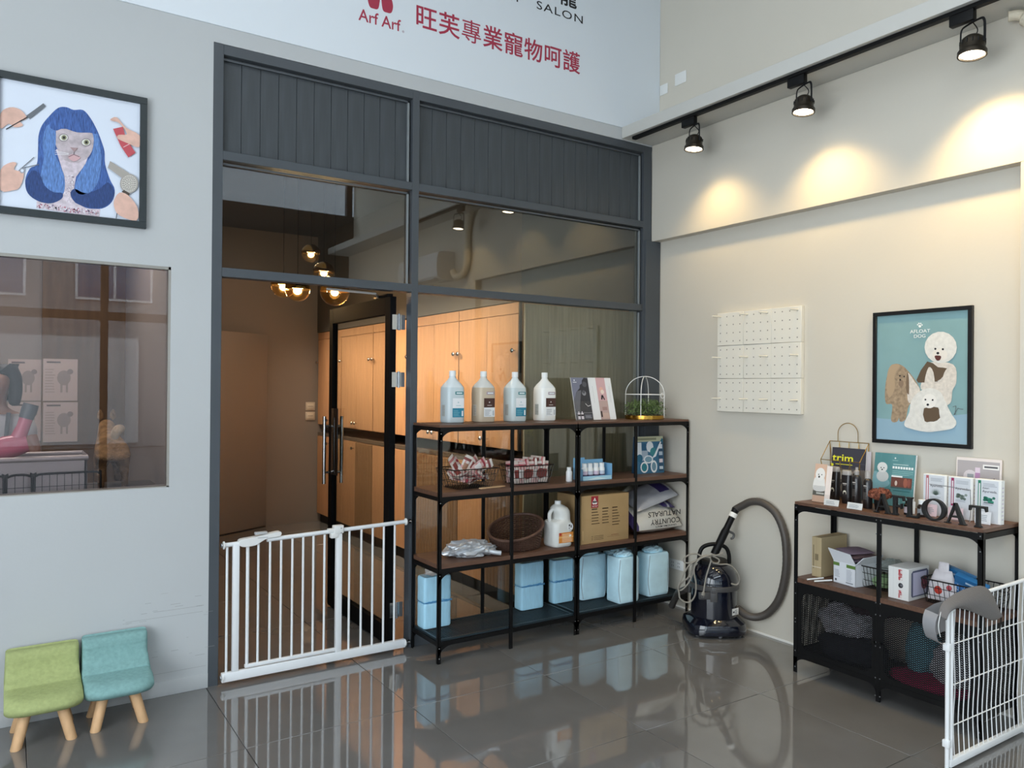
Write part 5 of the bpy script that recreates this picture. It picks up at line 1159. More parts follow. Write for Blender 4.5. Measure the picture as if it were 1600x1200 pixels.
# ---- display on the top board
def acry(nm='acrylic'): return glass_mat('acrylic', (.97, .97, .97), 1.45, .8)
o = thing('dog_leaflet', 'tall leaflet with a white fluffy dog in a clear holder', 'leaflet', (2.90, -1.545, KZ)); M = frameM((0, 0, .002), (0, -1, 0), (math.sin(R(9)), 0, math.cos(R(9))))
MB(M).box(0, .075, 0, .212, -.003, -.0005).build('card', PAPER, o); MB(M).box(0, .105, 0, .205, -.006, -.004).build('back_card', ink('ecdfd6'), o); MB(M).box(0, .076, -.0015, .09, .0012, .0022).build('clear_holder', acry(), o)
c = Card(M, .075, .212); c.rect(0, 1, 0, 1, 'd9b59c').rect(0, 1, .17, .30, '6d6a60').rect(.3, .95, .21, .25, 'cfcfc6'); c.poly([(.05, .3), (.0, .55), (.2, .65), (.8, .65), (.95, .5), (.95, .3)], 'e9e6e0', 3); c.disc(.5, .73, .40, 'efece6', .17)
for u in (.36, .62): c.disc(u, .72, .045, '1b1b1f', up=0 if u > .4 else 1)
c.disc(.42, .66, .07, '2a2622', .03).build(o)
# gold wire magazine basket
GB = mat('gold_wire', 'b08f4a', .3, .9); gbk = thing('magazine_basket', 'gold wire magazine basket with an arched handle by the wall', 'magazine basket', (3.10, -1.72, KZ))
def gp(px, py, x): p = at(px, py, 'x', x); return Vector((p.x - 3.10, p.y + 1.72, p.z - KZ))
cc = lambda x, y: (1250 + x / 6.665, 650 + y / 6.665)
TL, TR, FL2, FR2 = gp(*cc(312, 258), 3.18), gp(*cc(718, 288), 3.18), gp(*cc(216, 450), 3.07), gp(*cc(622, 478), 3.07)
FR2.z = FL2.z; TR.z = TL.z; BL = Vector((.08, TL.y - .01, .003)); BR = Vector((.08, TR.y + .01, .003)); FBL = Vector((-.0, FL2.y - .02, .003)); FBR = Vector((-.0, FR2.y + .02, .003))
b = MB()
for a, e in ((TL, TR), (FL2, FR2), (TL, FL2), (TR, FR2), (TL, BL), (TR, BR), (FL2, FBL), (FR2, FBR), (BL, BR), (FBL, FBR), (BL, FBL), (BR, FBR), (TL, FR2.lerp(FL2, 1)), ): b.rod(a, e, .0022, 6)
for i in range(4):
    f0, f1, f2 = i / 4, (i + .5) / 4, (i + 1) / 4; b.rod(TL.lerp(TR, f0), BL.lerp(BR, f1), .0014, 5); b.rod(BL.lerp(BR, f1), TL.lerp(TR, f2), .0014, 5)
    b.rod(FL2.lerp(FR2, f0), FBL.lerp(FBR, f1), .0014, 5); b.rod(FBL.lerp(FBR, f1), FL2.lerp(FR2, f2), .0014, 5)
b.build('wire_frame', GB, gbk)
h0, h1 = TL.lerp(TR, .21), TL.lerp(TR, .73); hc = (h0 + h1) / 2; hr = (h1 - h0).length / 2
MB().tube([h0] + [hc + Vector((0, (h0.y - hc.y) * math.cos(a), .045 + hr * 1.0 * math.sin(a))) for a in [R(d) for d in range(0, 181, 12)]] + [h1], .0022, 6).build('handle', GB, gbk, smooth=True)
mg = thing('magazine', 'dark magazine titled trim in the gold basket', 'magazine', (3.10, -1.72, KZ))
a0 = gp(*cc(322, 318), 3.15); a1 = gp(*cc(675, 352), 3.15); w = abs(a1.y - a0.y); hM = a0.z - .012
M = frameM((.045, a0.y, .01), (0, -1, 0), (.022 / hM, 0, 1)); MB(M).box(0, w, 0, hM, -.005, -.0004).build('pages', PAPER, mg)
c = Card(M, w, hM); c.rect(0, 1, 0, 1, '3b3a44').lines(0, 1, .55, .78, 5, '4b4a56', .2).rect(0, 1, .30, .58, '6b6560').disc(.3, .45, .12, 'b9b0a6').disc(.7, .45, .13, '9a9088').disc(.7, .47, .05, '2a2826').disc(.5, .2, .2, '8c857c').rect(.12, .62, .655, .67, 'e6e23a').disc(.02, .64, .045, 'e6e23a', .03).build(mg)
c.text('trim', .02, .72, .062, 'f0ea3a', mg, w=w * .62, bold=.012)
mg2 = thing('magazine', 'pale magazine edge behind the dark one in the gold basket', 'magazine', (3.10, -1.72, KZ)); MB(frameM((.062, a0.y - .012, .01), (0, -1, 0), (.012 / hM, 0, 1))).box(0, w + .012, 0, hM - .012, -.003, 0).build('pages', ink('c9c2c6'), mg2)
# four dark grooming bottles
BK = mat('bottle_black', '1f1a1a', .3, coat=.3); GRC = mat('cap_grey', 'a6a09a', .35)
def bottle(label, px0, px1, ptop, x, kind):
    l = at(*cc(px0, ptop), 'x', x); r = at(*cc(px1, ptop), 'x', x); w = abs(l.y - r.y); H = l.z - KZ; o = thing('grooming_bottle', label, 'bottle', (x, (l.y + r.y) / 2, KZ), 0, 'dark grooming bottles')
    if kind == 'tube':
        ringf = lambda s, d, z: [(a, b_, z) for a, b_ in rsq(w * d, w * s, w * d * .45, 4)]
        MB().loft([ringf(.86, .62, 0), ringf(.92, .66, .006), ringf(.96, .70, .04), ringf(.90, .66, H * .5), ringf(1.0, .68, H * .8), ringf(.96, .62, H * .86)]).build('body', BK, o, smooth=True)
        MB().loft([ringf(.92, .6, H * .862), ringf(.96, .62, H * .88), ringf(.9, .58, H * .97), ringf(.8, .5, H)]).build('cap', GRC, o, smooth=True)
        yy = w * .35
    else:
        rr = w / 2 * .92; MB().lathe([(.0001, 0), (rr * .95, 0), (rr, .004), (rr, H * .70), (rr * .8, H * .77), (rr * .45, H * .80), (.0001, H * .80)], 26).build('body', BK, o, smooth=True)
        MB().lathe([(.0001, H * .80), (rr * .62, H * .80), (rr * .62, H * .93), (rr * .5, H), (.0001, H)] if kind == 'spray' else [(.0001, H * .80), (rr * .5, H * .80), (rr * .55, H * .9), (rr * .3, H * .93), (rr * .3, H), (.0001, H)], 20).build('cap', GRC, o, smooth=True); yy = rr * .6
    xf = -(w * .34 if kind == 'tube' else w / 2 * .92) - .001
    c = Card(frameM((xf, yy, H * .2), (0, -1, 0), (0, 0, 1)), yy * 2, H * .5); c.rect(.2, .8, .78, .84, 'b9b2aa').rect(.3, .7, .70, .73, '8f8983', 0)
    if kind == 'tube': c.disc(.5, .25, .26, 'd9d2bf', .16).poly([(.26, .05), (.74, .05), (.66, .3), (.34, .3)], '2a2422')
    else: c.lines(.15, .85, .1, .5, 5, '6d6762', .2)
    c.build(o, 'label_print'); return o
bottle('dark flask with grey cap, first from the dog leaflet', 312, 415, 522, 3.03, 'tube'); bottle('dark flask with grey cap, shorter one in front of the magazines', 440, 540, 560, 3.005, 'tube')
bottle('dark pump bottle between the flask and the spray bottle', 545, 640, 530, 3.0, 'pump'); bottle('dark spray bottle with grey cap nearest the teal sign', 660, 755, 568, 2.95, 'spray')
# price tags in clear stands
def price(label, y, x, w=.088, h=.055, m=PAPER, grp='price tags', tilt=14, top=True):
    o = thing('price_tag', label, 'price tag', (x, y, KZ), 0, grp); M = frameM((0, 0, .0015), (0, -1, 0), (math.sin(R(tilt)), 0, math.cos(R(tilt))))
    MB(M).box(0, w, 0, h * .62, -.0012, -.0002).build('card', m, o)
    if top: MB(M).box(-.002, w + .002, 0, h, .0, .0018).box(-.002, w + .002, 0, .002, -.02, .002).build('clear_stand', acry(), o)
    c = Card(M @ Matrix.Translation((0, 0, .0018 if top else 0)), w, h * .62); c.lines(.15, .85, .25, .8, 4, '9aa0a6', .3).build(o); return o
price('clear stand price tag in front of the first dark flask', -1.66, 2.842); price('clear stand price tag nearer the spray bottle', -1.80, 2.838, w=.086)
# teal information sign
ts = thing('teal_sign', 'teal information card with a white fluffy dog', 'sign card', (3.10, 0, KZ)); l = at(*cc(808, 378), 'x', 3.16); r = at(*cc(1245, 402), 'x', 3.16); w = abs(l.y - r.y); H = l.z - KZ; ts.location = (3.125, l.y + .012, KZ)
M = frameM((0, 0, .002), (0, -1, 0), (.035 / H, 0, 1)); MB(M).box(0, w, 0, H, -.003, -.0004).build('card', PAPER, ts); MB(M).box(-.001, w + .001, 0, H, .001, .002).build('clear_holder', acry(), ts)
c = Card(M, w, H); c.rect(0, .975, .0, 1, '5f9a9c').poly([(0, .3), (.0, .62), (.15, .6), (.35, .5), (.4, .4), (.2, .3)], '8cbcc4', 3).disc(.22, .55, .15, 'dfe2e0', .11).disc(.2, .72, .125, 'e8e9e6', .10).disc(.17, .71, .014, '1b1b1f').disc(.24, .71, .014, '1b1b1f', up=0).disc(.2, .675, .02, '1b1b1f', .014, up=0)
c.disc(.5, .915, .02, 'e6f0ee').rect(.44, .57, .865, .875, 'a9cfcd').rect(.46, .82, .79, .805, 'bcd9d6')
for i in range(8): c.rect(.45 + i * .063, .497 + i * .063, .715, .76, 'eef3f1', up=1 if i == 0 else 0)
c.lines(.45, .95, .60, .70, 3, '8fc0bf', .2).rect(.44, .70, .555, .585, 'eef3f1').rect(.44, .93, .36, .555, '6a3f36').disc(.78, .46, .05, '9a5a48', .09).disc(.56, .44, .03, 'c9b8ae', .05).disc(.86, .46, .04, '8c5044', .08).rect(.44, .93, .34, .37, '3d5a5c').rect(.5, .9, .29, .305, '2f6b70').rect(.36, .44, .27, .31, '244a4c').disc(.57, .17, .055, 'eef0ee', .04).rect(.51, .64, .14, .155, '22302f').lines(.75, .9, .1, .2, 3, 'a9cfcd').build(ts)
# dried flower ball
fb = thing('dried_flower', 'rust brown dried flower head in a small black pot', 'dried flower', (2.955, -1.915, KZ)); random.seed(9); b = MB(); RUST = mat('rust_flower', '8c5440', .85, noise=(60, .4))
for k in range(330):
    th, ph = random.uniform(0, 2 * PI), math.acos(random.uniform(-.35, 1)); d = Vector((math.sin(ph) * math.cos(th), math.sin(ph) * math.sin(th), math.cos(ph) * .62)); p = Vector((0, 0, .078)) + d * .055
    e = Euler((random.random() * 6, random.random() * 6, random.random() * 6)).to_matrix()
    b.add([p + e @ Vector(v) * .0075 for v in ((-1, 0, .2), (0, -.7, -.2), (1, 0, .2), (0, .7, -.2))], [(0, 1, 2, 3)])
b.ball((0, 0, .078), .05, .05, .031, 14, 9); b.build('flower_head', RUST, fb)['kind'] = 'stuff'
MB().lathe([(.0001, 0), (.024, 0), (.03, .05), (.026, .05), (.0001, .045)], 18).build('pot', BLACK, fb, smooth=True)
# black wooden letters A F L O A T
LM = mat('letter_black', '151413', .5)
def letter(nm, label, y, w, H=.098, x=2.853, shp=None, rot=0):
    o = MB(); shp(o, w, H); ob = o.build(nm, LM, None, bevel=.0012, seg=1, loc=(x, y, KZ + .0006), rot=(0, 0, rot)); tag(ob, label, 'letter', 'black display letters'); return ob
def P_(o, pts, d=.022): o.prism([(-u, v) for u, v in pts], 0, d, 'x')
def shA(o, w, H):
    s = .013; P_(o, [(-w * .5, 0), (-w * .22, 0), (-w * .22, .004), (-w * .31, .004), (w * .02, H * .86), (w * .02, H), (-.004, H), (-w * .37, .004), (-w * .5, .004)]); P_(o, [(w * .16, 0), (w * .5, 0), (w * .5, .004), (w * .43, .004), (w * .05, H), (-.008, H), (-.004, H * .86), (w * .23, .004), (w * .16, .004)]); P_(o, [(-w * .2, H * .30), (w * .18, H * .30), (w * .16, H * .38), (-w * .16, H * .38)])
def shF(o, w, H): P_(o, [(-w * .5, 0), (-w * .02, 0), (-w * .02, .006), (-w * .12, .01), (-w * .12, H * .42), (w * .22, H * .42), (w * .24, H * .34), (w * .3, H * .34), (w * .3, H * .62), (w * .24, H * .62), (w * .22, H * .52), (-w * .12, H * .52), (-w * .12, H * .9), (w * .36, H * .9), (w * .42, H * .76), (w * .5, H * .76), (w * .48, H), (-w * .5, H), (-w * .5, H - .006), (-w * .4, H - .010), (-w * .4, .01), (-w * .5, .006)])
def shL(o, w, H): P_(o, [(-w * .5, 0), (w * .5, 0), (w * .5, H * .26), (w * .43, H * .26), (w * .36, H * .10), (-w * .12, H * .10), (-w * .12, H - .010), (-w * .02, H - .006), (-w * .02, H), (-w * .5, H), (-w * .5, H - .006), (-w * .4, H - .010), (-w * .4, .01), (-w * .5, .006)])
def shT(o, w, H): P_(o, [(-w * .2, 0), (w * .2, 0), (w * .2, .005), (w * .1, .01), (w * .1, H * .9), (w * .38, H * .9), (w * .44, H * .74), (w * .5, H * .76), (w * .49, H), (-w * .49, H), (-w * .5, H * .76), (-w * .44, H * .74), (-w * .38, H * .9), (-w * .1, H * .9), (-w * .1, .01), (-w * .2, .005)])
def shO(o, w, H):
    n = 36; vs = []
    for d in (0, .022):
        for rx, rz in ((w / 2, H / 2), (w * .33, H * .42)): vs += [(d, rx * math.cos(2 * PI * k / n), H / 2 + rz * math.sin(2 * PI * k / n)) for k in range(n)]
    fs = []
    for k in range(n):
        l_ = (k + 1) % n; fs += [(k, l_, n + l_, n + k), (2 * n + k, 3 * n + k, 3 * n + l_, 2 * n + l_), (k, 2 * n + k, 2 * n + l_, l_), (n + k, n + l_, 3 * n + l_, 3 * n + k)]
    o.add(vs, fs)
letter('letter_a', 'black standing letter A, first of the word AFLOAT', -1.985, .092, shp=shA); letter('letter_f', 'black standing letter F of the word AFLOAT', -2.068, .062, shp=shF)
letter('letter_l', 'black standing letter L of the word AFLOAT', -2.142, .062, shp=shL); letter('letter_o', 'black standing letter O of the word AFLOAT', -2.246, .116, H=.106, shp=shO)
letter('letter_a', 'black standing letter A, before the T of AFLOAT', -2.346, .10, shp=shA); letter('letter_t', 'black standing letter T, last of the word AFLOAT', -2.448, .078, shp=shT)
# little bottles and cards behind the letters
sb = thing('small_bottle', 'small dark bottle with a white cap beside the letter O', 'bottle', (2.93, -2.15, KZ)); MB().lathe([(.0001, 0), (.019, 0), (.021, .003), (.021, .05), (.014, .062), (.0001, .062)], 20).build('body', mat('brown_glass', '2c2420', .15), sb, smooth=True); MB().lathe([(.0001, .062), (.0155, .062), (.016, .084), (.0001, .085)], 18).build('cap', CAPW, sb, smooth=True); MB().lathe([(.0213, .012), (.0213, .04)], 20).build('band_label', ink('8c9094'), sb, smooth=True)
sb = thing('small_bottle', 'tiny black bottle between the letters F and L', 'bottle', (2.93, -2.075, KZ)); MB().lathe([(.0001, 0), (.015, 0), (.015, .05), (.009, .055), (.009, .07), (.0001, .07)], 18).build('body', BLACK, sb, smooth=True); MB().lathe([(.0153, .01), (.0153, .04)], 18).build('band_label', ink('b9aeb4'), sb, smooth=True)
price('small white card standing behind the letter F', -2.045, 2.965, w=.05, h=.10, top=False, tilt=5)
# three boxed hair colour sets
def hbox(label, y0, y1, x, H, col, plant, tagm):
    o = thing('herbal_box', label, 'box', (x, y0, KZ), R(0), 'white herbal product boxes'); w = y0 - y1; d = .034; M = frameM((0, 0, .0005), (0, -1, 0), (.028, 0, 1))
    MB(M).box(0, w, 0, H, -d, 0).build('box', PAPER, o, bevel=.001, seg=1)
    c = Card(M, w, H); c.rect(.02, .9, .02, .97, 'd3d6da').rect(.12, .24, .3, .97, col).rect(.155, .205, .35, .9, 'e8e2e4'); c.lines(.32, .85, .84, .93, 3, '9aa0a8', .2).lines(.32, .85, .42, .48, 2, '9aa0a8', .3)
    random.seed(hash(plant) % 7 if False else len(plant) * 3)
    if plant == 'spiky':
        for k in range(13): a_ = R(20 + k * 11.6); c.poly([(.55 - .03, .50), (.55 + .03, .50), (.55 + .28 * math.cos(a_), .50 + .17 * math.sin(a_))], '5f6f66', up=1 if k == 0 else 0)
    else:
        pc = '6a7a70' if plant == 'bush' else '3f9a80'
        for k in range(16): c.disc(.56 + random.uniform(-.18, .18), .54 + random.uniform(-.05, .05), .06, pc if k % 2 else ('8a968e' if plant == 'bush' else '2c6e5e'), .03, up=1 if k < 2 else 0)
        if plant == 'tree': c.rect(.36, .72, .462, .475, '24302c')
    c.build(o); c.text('Ayurveda.', .3, .70, .017, '5d6068', o, w=w * .56)
    if plant == 'tree': c.text('Amari', .3, .78, .014, '5d6068', o, w=w * .25)
    cs = Card(frameM(M @ Vector((w, 0, -.001)) + Vector((0, -.0003, 0)), (1, 0, 0), (.028, 0, 1)), d * .9, H); cs.lines(.2, .8, .1, .9, 9, 'd6cfd8', .1).build(o, 'side_print')
    price('small %s price card before the %s' % tagm, (y0 - w * .2), x - .045, w=.07, h=.095, m=mat('card_' + tagm[0], 'e3c9cf' if tagm[0] != 'white' else 'e9ebee', .6), grp='small price cards', top=False, tilt=7)
    return o
hbox('white herbal box with a coral stripe and spiky plant', -2.105, -2.222, 3.02, .205, 'b5656a', 'spiky', ('pink', 'coral striped box'))
hbox('white herbal box with a magenta stripe and dark bush', -2.232, -2.348, 3.015, .205, '9a2f5c', 'bush', ('rosy', 'magenta striped box'))
hbox('white herbal box with a green stripe, nearest the wall end', -2.360, -2.477, 3.01, .207, '2f7d62', 'tree', ('white', 'green striped box'))
MB().tube(spline([(2.998, -2.15, KZ + .158), (2.994, -2.25, KZ + .156), (2.99, -2.34, KZ + .150), (2.988, -2.352, KZ + .14), (2.985, -2.352, KZ + .004), (2.93, -2.35, KZ + .003), (2.93, -2.26, KZ + .003)], 4), .0015, 6).build('wire_stand', CHROME, None, smooth=True)
tag(bpy.data.objects['wire_stand'], 'thin chrome wire stand looping before the white herbal boxes', 'stand')
bc = thing('picture_card', 'grey and pink framed card leaning on the wall behind the herbal boxes', 'card', (3.165, 0, KZ)); s6 = lambda x, y: (1400 + x / 7.06, 680 + y / 7.06)
l = at(*s6(668, 240), 'x', 3.18); r = at(*s6(1170, 268), 'x', 3.18); w = abs(l.y - r.y); H = l.z - KZ; bc.location = (3.165, l.y, KZ); M = frameM((0, 0, .002), (0, -1, 0), (.015 / H, 0, 1))
MB(M).box(0, w, 0, H, -.005, 0).build('card', ink('e9dfda'), bc, bevel=.001, seg=1)
c = Card(M, w, H); c.rect(.03, .96, .04, .95, 'b0a9aa').disc(.32, .68, .15, 'd6cfd2').rect(.43, .54, .48, .75, 'b98fb5').rect(.43, .54, .75, .84, 'dccbd8').rect(.6, .95, .82, .9, 'efece8').rect(.63, .92, .845, .875, '55565c').rect(.26, .4, .62, .72, '9aa0a6').poly([(.7, .5), (.85, .68), (.9, .64), (.76, .48)], 'd8d2c8').poly([(.78, .6), (.85, .68), (.88, .65), (.81, .58)], '3a3632').build(bc)
# ================================================================= PET PEN PANEL WITH VISOR
FYP = -2.552; t = thing('pen_panel', 'white wire pet pen panel standing in front of the cabinet', 'pet pen', (2.39, FYP, 0)); PW = mat('pen_white', 'eceded', .3)
MB().tube(spline([(.008, 0, .004), (.008, 0, .30), (.008, 0, .62), (.014, 0, .672), (.045, 0, .694)], 5) + [Vector((.72, 0, .706))], .0085, 10).build('frame_tube', PW, t, smooth=True)
MB().tube(spline([(.032, -.004, .03), (.032, -.004, .62), (.036, -.004, .66), (.052, -.004, .684)], 4), .007, 10).build('inner_tube', PW, t, smooth=True)
MB().box(.02, .72, -.011, .011, .012, .042).build('bottom_rail', PW, t, bevel=.003); MB().rod((.705, 0, .004), (.705, 0, .70), .010, 12).build('end_post', PW, t, smooth=True); MB().box(.675, .735, -.014, .014, 0, .014).build('foot', PW, t, bevel=.003)
for z in (.50, .10): MB().box(-.006, .014, -.014, .014, z, z + .03).build('clip', PW, t, bevel=.003)
for i in range(16):
    x = .065 + i * .0405; MB().tube(spline([(x, -.002, .690 + .012 * x), (x + .004, .006, .52), (x, -.002, .35), (x + .003, .006, .19), (x, -.002, .038)], 3), .0024, 6).build('wire', PW, t, smooth=True)
for z in (.518, .346, .176): MB().rod((.035, .003, z), (.705, .003, z - .006), .0026, 6).build('cross_wire', PW, t, smooth=True)
vz = thing('fabric_visor', 'grey fabric visor draped over the corner of the pen panel', 'visor', (2.39, FYP, 0)); GF = mat('grey_felt', '6f6b69', .85, bump=(150, .2))
up_ = spline([(-.085, 0, .665), (-.065, 0, .702), (-.02, 0, .722), (.10, 0, .742), (.25, 0, .740), (.335, 0, .706), (.385, 0, .655), (.392, 0, .615)], 3); lo_ = spline([(-.078, 0, .648), (-.05, 0, .672), (.02, 0, .682), (.10, 0, .664), (.18, 0, .636), (.26, 0, .606), (.33, 0, .582), (.38, 0, .585)], 3)
b = MB(); n = len(up_); vs = []; K = 8
for i in range(n):
    for k in range(K + 1):
        f = k / K; p = up_[i].lerp(lo_[i], f); vs.append((p.x, -.012 - .030 * math.sin(PI * f * .75), p.z + .0))
k0 = len(vs)
for i in range(n):
    for k in range(K + 1):
        f = k / K; p = up_[i].lerp(lo_[i], f); vs.append((p.x, -.009 - .028 * math.sin(PI * f * .75), p.z - .002))
fs = []
for i in range(n - 1):
    for k in range(K):
        a = i * (K + 1) + k; fs += [(a, a + 1, a + K + 2, a + K + 1), (k0 + a, k0 + a + K + 1, k0 + a + K + 2, k0 + a + 1)]
    a = i * (K + 1); fs += [(a, a + K + 1, k0 + a + K + 1, k0 + a), (a + K, k0 + a + K, k0 + a + 2 * K + 1, a + 2 * K + 1)]
b.add(vs, fs).build('brim', GF, vz, smooth=True)
# back half hanging behind the panel
b = MB(); vs = []; prof = spline([(-.082, 0, .665), (-.10, 0, .64), (-.102, 0, .60), (-.075, 0, .55), (-.03, 0, .535)], 3)
for p in prof: vs += [(p.x, -.008, p.z), (p.x + .0, .045, p.z + .01), (p.x + .08, .05, p.z + .02), (min(p.x + .18, .10), .03, p.z + .03)]
b.add(vs, [(i * 4 + k, i * 4 + k + 1, i * 4 + k + 5, i * 4 + k + 4) for i in range(len(prof) - 1) for k in range(3)]).build('lining', mat('visor_lining', '8b8a8c', .8), vz, smooth=True)
MB().tube(spline([(-.07, -.016, .69), (-.085, -.016, .66), (-.092, -.014, .62), (-.075, -.013, .575)], 4), .0016, 5).build('piping', PAPER, vz, smooth=True)
MB().tube(spline([(.42, -.02, .59), (.425, -.016, .55), (.418, -.014, .50), (.422, -.014, .46)], 4), .003, 6).build('cord', BLACKM, vz, smooth=True)
# ================================================================= CORRIDOR LAMP, SWITCHES
pl = thing('pendant_lamp', 'cluster pendant of amber glass globes in the corridor', 'pendant lamp', (1.15, 1.7, 3.2995)); PL = Vector((1.15, 1.7, 3.2995))
MB().lathe([(.0001, -.03), (.19, -.03), (.20, -.026), (.20, 0), (.0001, 0)], 32).build('canopy', BRASS, pl, smooth=True)
AMB = glass_mat('amber_glass', (1.0, .80, .50), 1.5, 1.6); BULB = mat('bulb', 'fff0c8', .4, emit=('ffe0a0', 14))
for px, py, y, r in ((486, 396, 2.9, .088), (506, 425, 2.1, .088), (443, 446, 1.5, .092), (465, 452, 1.25, .088), (523, 455, 1.62, .115)):
    c_ = at(px, py, 'y', y) - PL
    g = MB().lathe([(r * math.sin(R(a)), c_.z - r * math.cos(R(a))) for a in range(2, 92, 8)] + [(r * .985, c_.z + .004)], 28, (c_.x, c_.y, 0)).build('glass_bowl', AMB, pl, smooth=True)
    MB().lathe([(r * 1.004, c_.z - .002), (r * 1.01, c_.z + .012), (r * .97, c_.z + .03), (r * .8, c_.z + r * .62), (r * .45, c_.z + r * .9), (.012, c_.z + r), (.0001, c_.z + r)], 28, (c_.x, c_.y, 0)).build('metal_cap', mat('smoked_brass', '8a6a34', .12, .85), pl, smooth=True)
    MB().ball((c_.x, c_.y, c_.z - .012), .03, .03, .026, 14, 8).build('bulb', BULB, pl, smooth=True)
    MB().tube([(c_.x, c_.y, c_.z + r), (c_.x, c_.y, -.03)], .0022, 6).build('cable', BLACKM, pl)
    l = bpy.data.lights.new('pendant', 'POINT'); l.energy = 8; l.color = (1, .86, .70); l.shadow_soft_size = .05; lo = bpy.data.objects.new('pendant_light', l); C.objects.link(lo); lo.location = PL + c_ + Vector((0, 0, -.02 - r * .2))
for z, lab in ((1.335, 'upper of two white switch plates on the corridor end wall'), (1.225, 'lower of two white switch plates on the corridor end wall')):
    o = thing('switch_plate', lab, 'switch', (2.062, YB, z)); MB().box(-.055, .055, -.012, -.0005, -.048, .048).build('plate', mat('switch_ivory', 'c9bfae', .4), o, bevel=.002); MB().box(-.04, .04, -.016, -.012, -.032, .032).build('rocker', mat('switch_rocker', 'd9d0c0', .4), o, bevel=.002); MB().box(-.03, .03, -.0168, -.016, -.002, .002).build('line', mat('switch_line', '6a625a', .5), o)
# ================================================================= GROOMING SALON BEHIND THE WINDOW
po = struct('trim_5')
MB().box(-.66, -.10, 2.50, 2.598, 0, 2.6).build('wood_panelling', mat('salon_wood', '6e563c', .6, noise=(4, .15, (6, 6, .6))), po)
for k, (px0, px1, py0, py1) in enumerate(((12, 65, 562, 626), (66, 120, 562, 626), (12, 65, 628, 690), (66, 120, 628, 690))):
    a = at(px0, py1, 'y', 2.59); c_ = at(px1, py0, 'y', 2.59); o = thing('wall_chart', ['upper left anatomy chart on the salon wall', 'upper right anatomy chart on the salon wall', 'lower left anatomy chart on the salon wall', 'lower right anatomy chart on the salon wall'][k], 'chart', (a.x, 2.597 if px0 < 60 else 2.497, a.z), 0, 'charts on the salon wall')
    if px0 > 60: o.location.y = 2.497
    w, h = c_.x - a.x, c_.z - a.z; MB().box(0, w, -.002, 0, 0, h).build('sheet', mat('chart_paper', 'd9c6bc', .7), o); c = Card(front(0, 0, -.0022), w, h); c.rect(.1, .5, .9, .94, '6a6060').disc(.6, .55, .2, 'a89a94', .18).rect(.5, .56, .2, .4, 'a89a94').rect(.66, .72, .2, .4, 'a89a94').disc(.78, .7, .09, '988a86').lines(.06, .35, .2, .8, 9, 'b8a8a2').build(o)
tb = thing('pet_bath', 'stainless pet bath with a rolled rim inside the salon', 'bath', (-1.1, .36, 0)); STL = mat('brushed_steel', 'b9b2b0', .35, .7)
b = MB(); b.box(-.62, .565, -.14, -.12, .35, 1.20).box(-.62, .565, .16, .18, .35, 1.20).box(-.62, -.60, -.14, .18, .35, 1.20).box(.545, .565, -.14, .18, .35, 1.20).box(-.62, .565, -.14, .18, .95, .97); b.build('tub', STL, tb, bevel=.006)
MB().tube([(-.62, -.135, 1.205), (.565, -.135, 1.205), (.565, .18, 1.205), (-.62, .18, 1.205)], .014, 10, closed=True).build('rim', STL, tb, smooth=True)
for x in (-.58, .53):
    for y in (-.11, .15): MB().rod((x, y, 0), (x, y, .36), .018, 10).build('leg', STL, tb, smooth=True)
# wire cage in front of the bath, partly below the window
cg = thing('wire_cage', 'black wire cage with rounded panels just inside the salon window', 'cage', (-.70, .17, 0))
for x0, x1 in ((-.55, -.19), (-.18, -.075), (-.065, .22)):
    fr_ = spline([(x0, 0, .02), (x0, 0, .6), (x0, 0, 1.10), (x0 + .008, 0, 1.128), (x0 + .03, 0, 1.137), ((x0 + x1) / 2, 0, 1.138), (x1 - .03, 0, 1.137), (x1 - .008, 0, 1.128), (x1, 0, 1.10), (x1, 0, .6), (x1, 0, .02)], 4); MB().tube(fr_, .0055, 8).build('panel_frame', BLACK, cg, smooth=True)
    b = MB(); n = max(2, int((x1 - x0) / .03))
    for i in range(1, n): b.rod((x0 + (x1 - x0) * i / n, 0, .03), (x0 + (x1 - x0) * i / n, 0, 1.135), .0014, 5)
    for k in range(1, 12): b.rod((x0, 0, 1.135 - k * .06), (x1, 0, 1.135 - k * .06), .0014, 5)
    b.build('wire_grid', BW_, cg)
# ---- figures
def skin(name, verts, edges, rad, m, parent=None, loc=None, root=0, sub=2):
    me = bpy.data.meshes.new(name); me.from_pydata([Vector(v) for v in verts], edges, []); o = link(name, me, None); md = o.modifiers.new('skin', 'SKIN'); md.use_smooth_shade = True
    sl = me.skin_vertices[0].data
    for i, r_ in enumerate(rad):
        sl[i].radius = (r_, r_) if not isinstance(r_, tuple) else r_; sl[i].use_root = (i == root)
    s = o.modifiers.new('sub', 'SUBSURF'); s.levels = sub; s.render_levels = sub
    dg = bpy.context.evaluated_depsgraph_get(); m2 = bpy.data.meshes.new_from_object(o.evaluated_get(dg)); bpy.data.objects.remove(o); m2.name = name; m2.materials.clear(); m2.materials.append(m)
    m2.polygons.foreach_set('use_smooth', [True] * len(m2.polygons)); return link(name, m2, parent, loc)
SKN = mat('skin', 'b98d78', .55, sss=.1); TEE = mat('white_tee', 'd9d9d9', .85, bump=(60, .2)); HAIR = mat('black_hair', '151214', .4, bump=(200, .4)); JEAN = mat('dark_trousers', '2a2c34', .9)
ps = thing('person', 'person with black hair in a white T-shirt drying a dog', 'person', (-.93, .98, 0), R(-24))
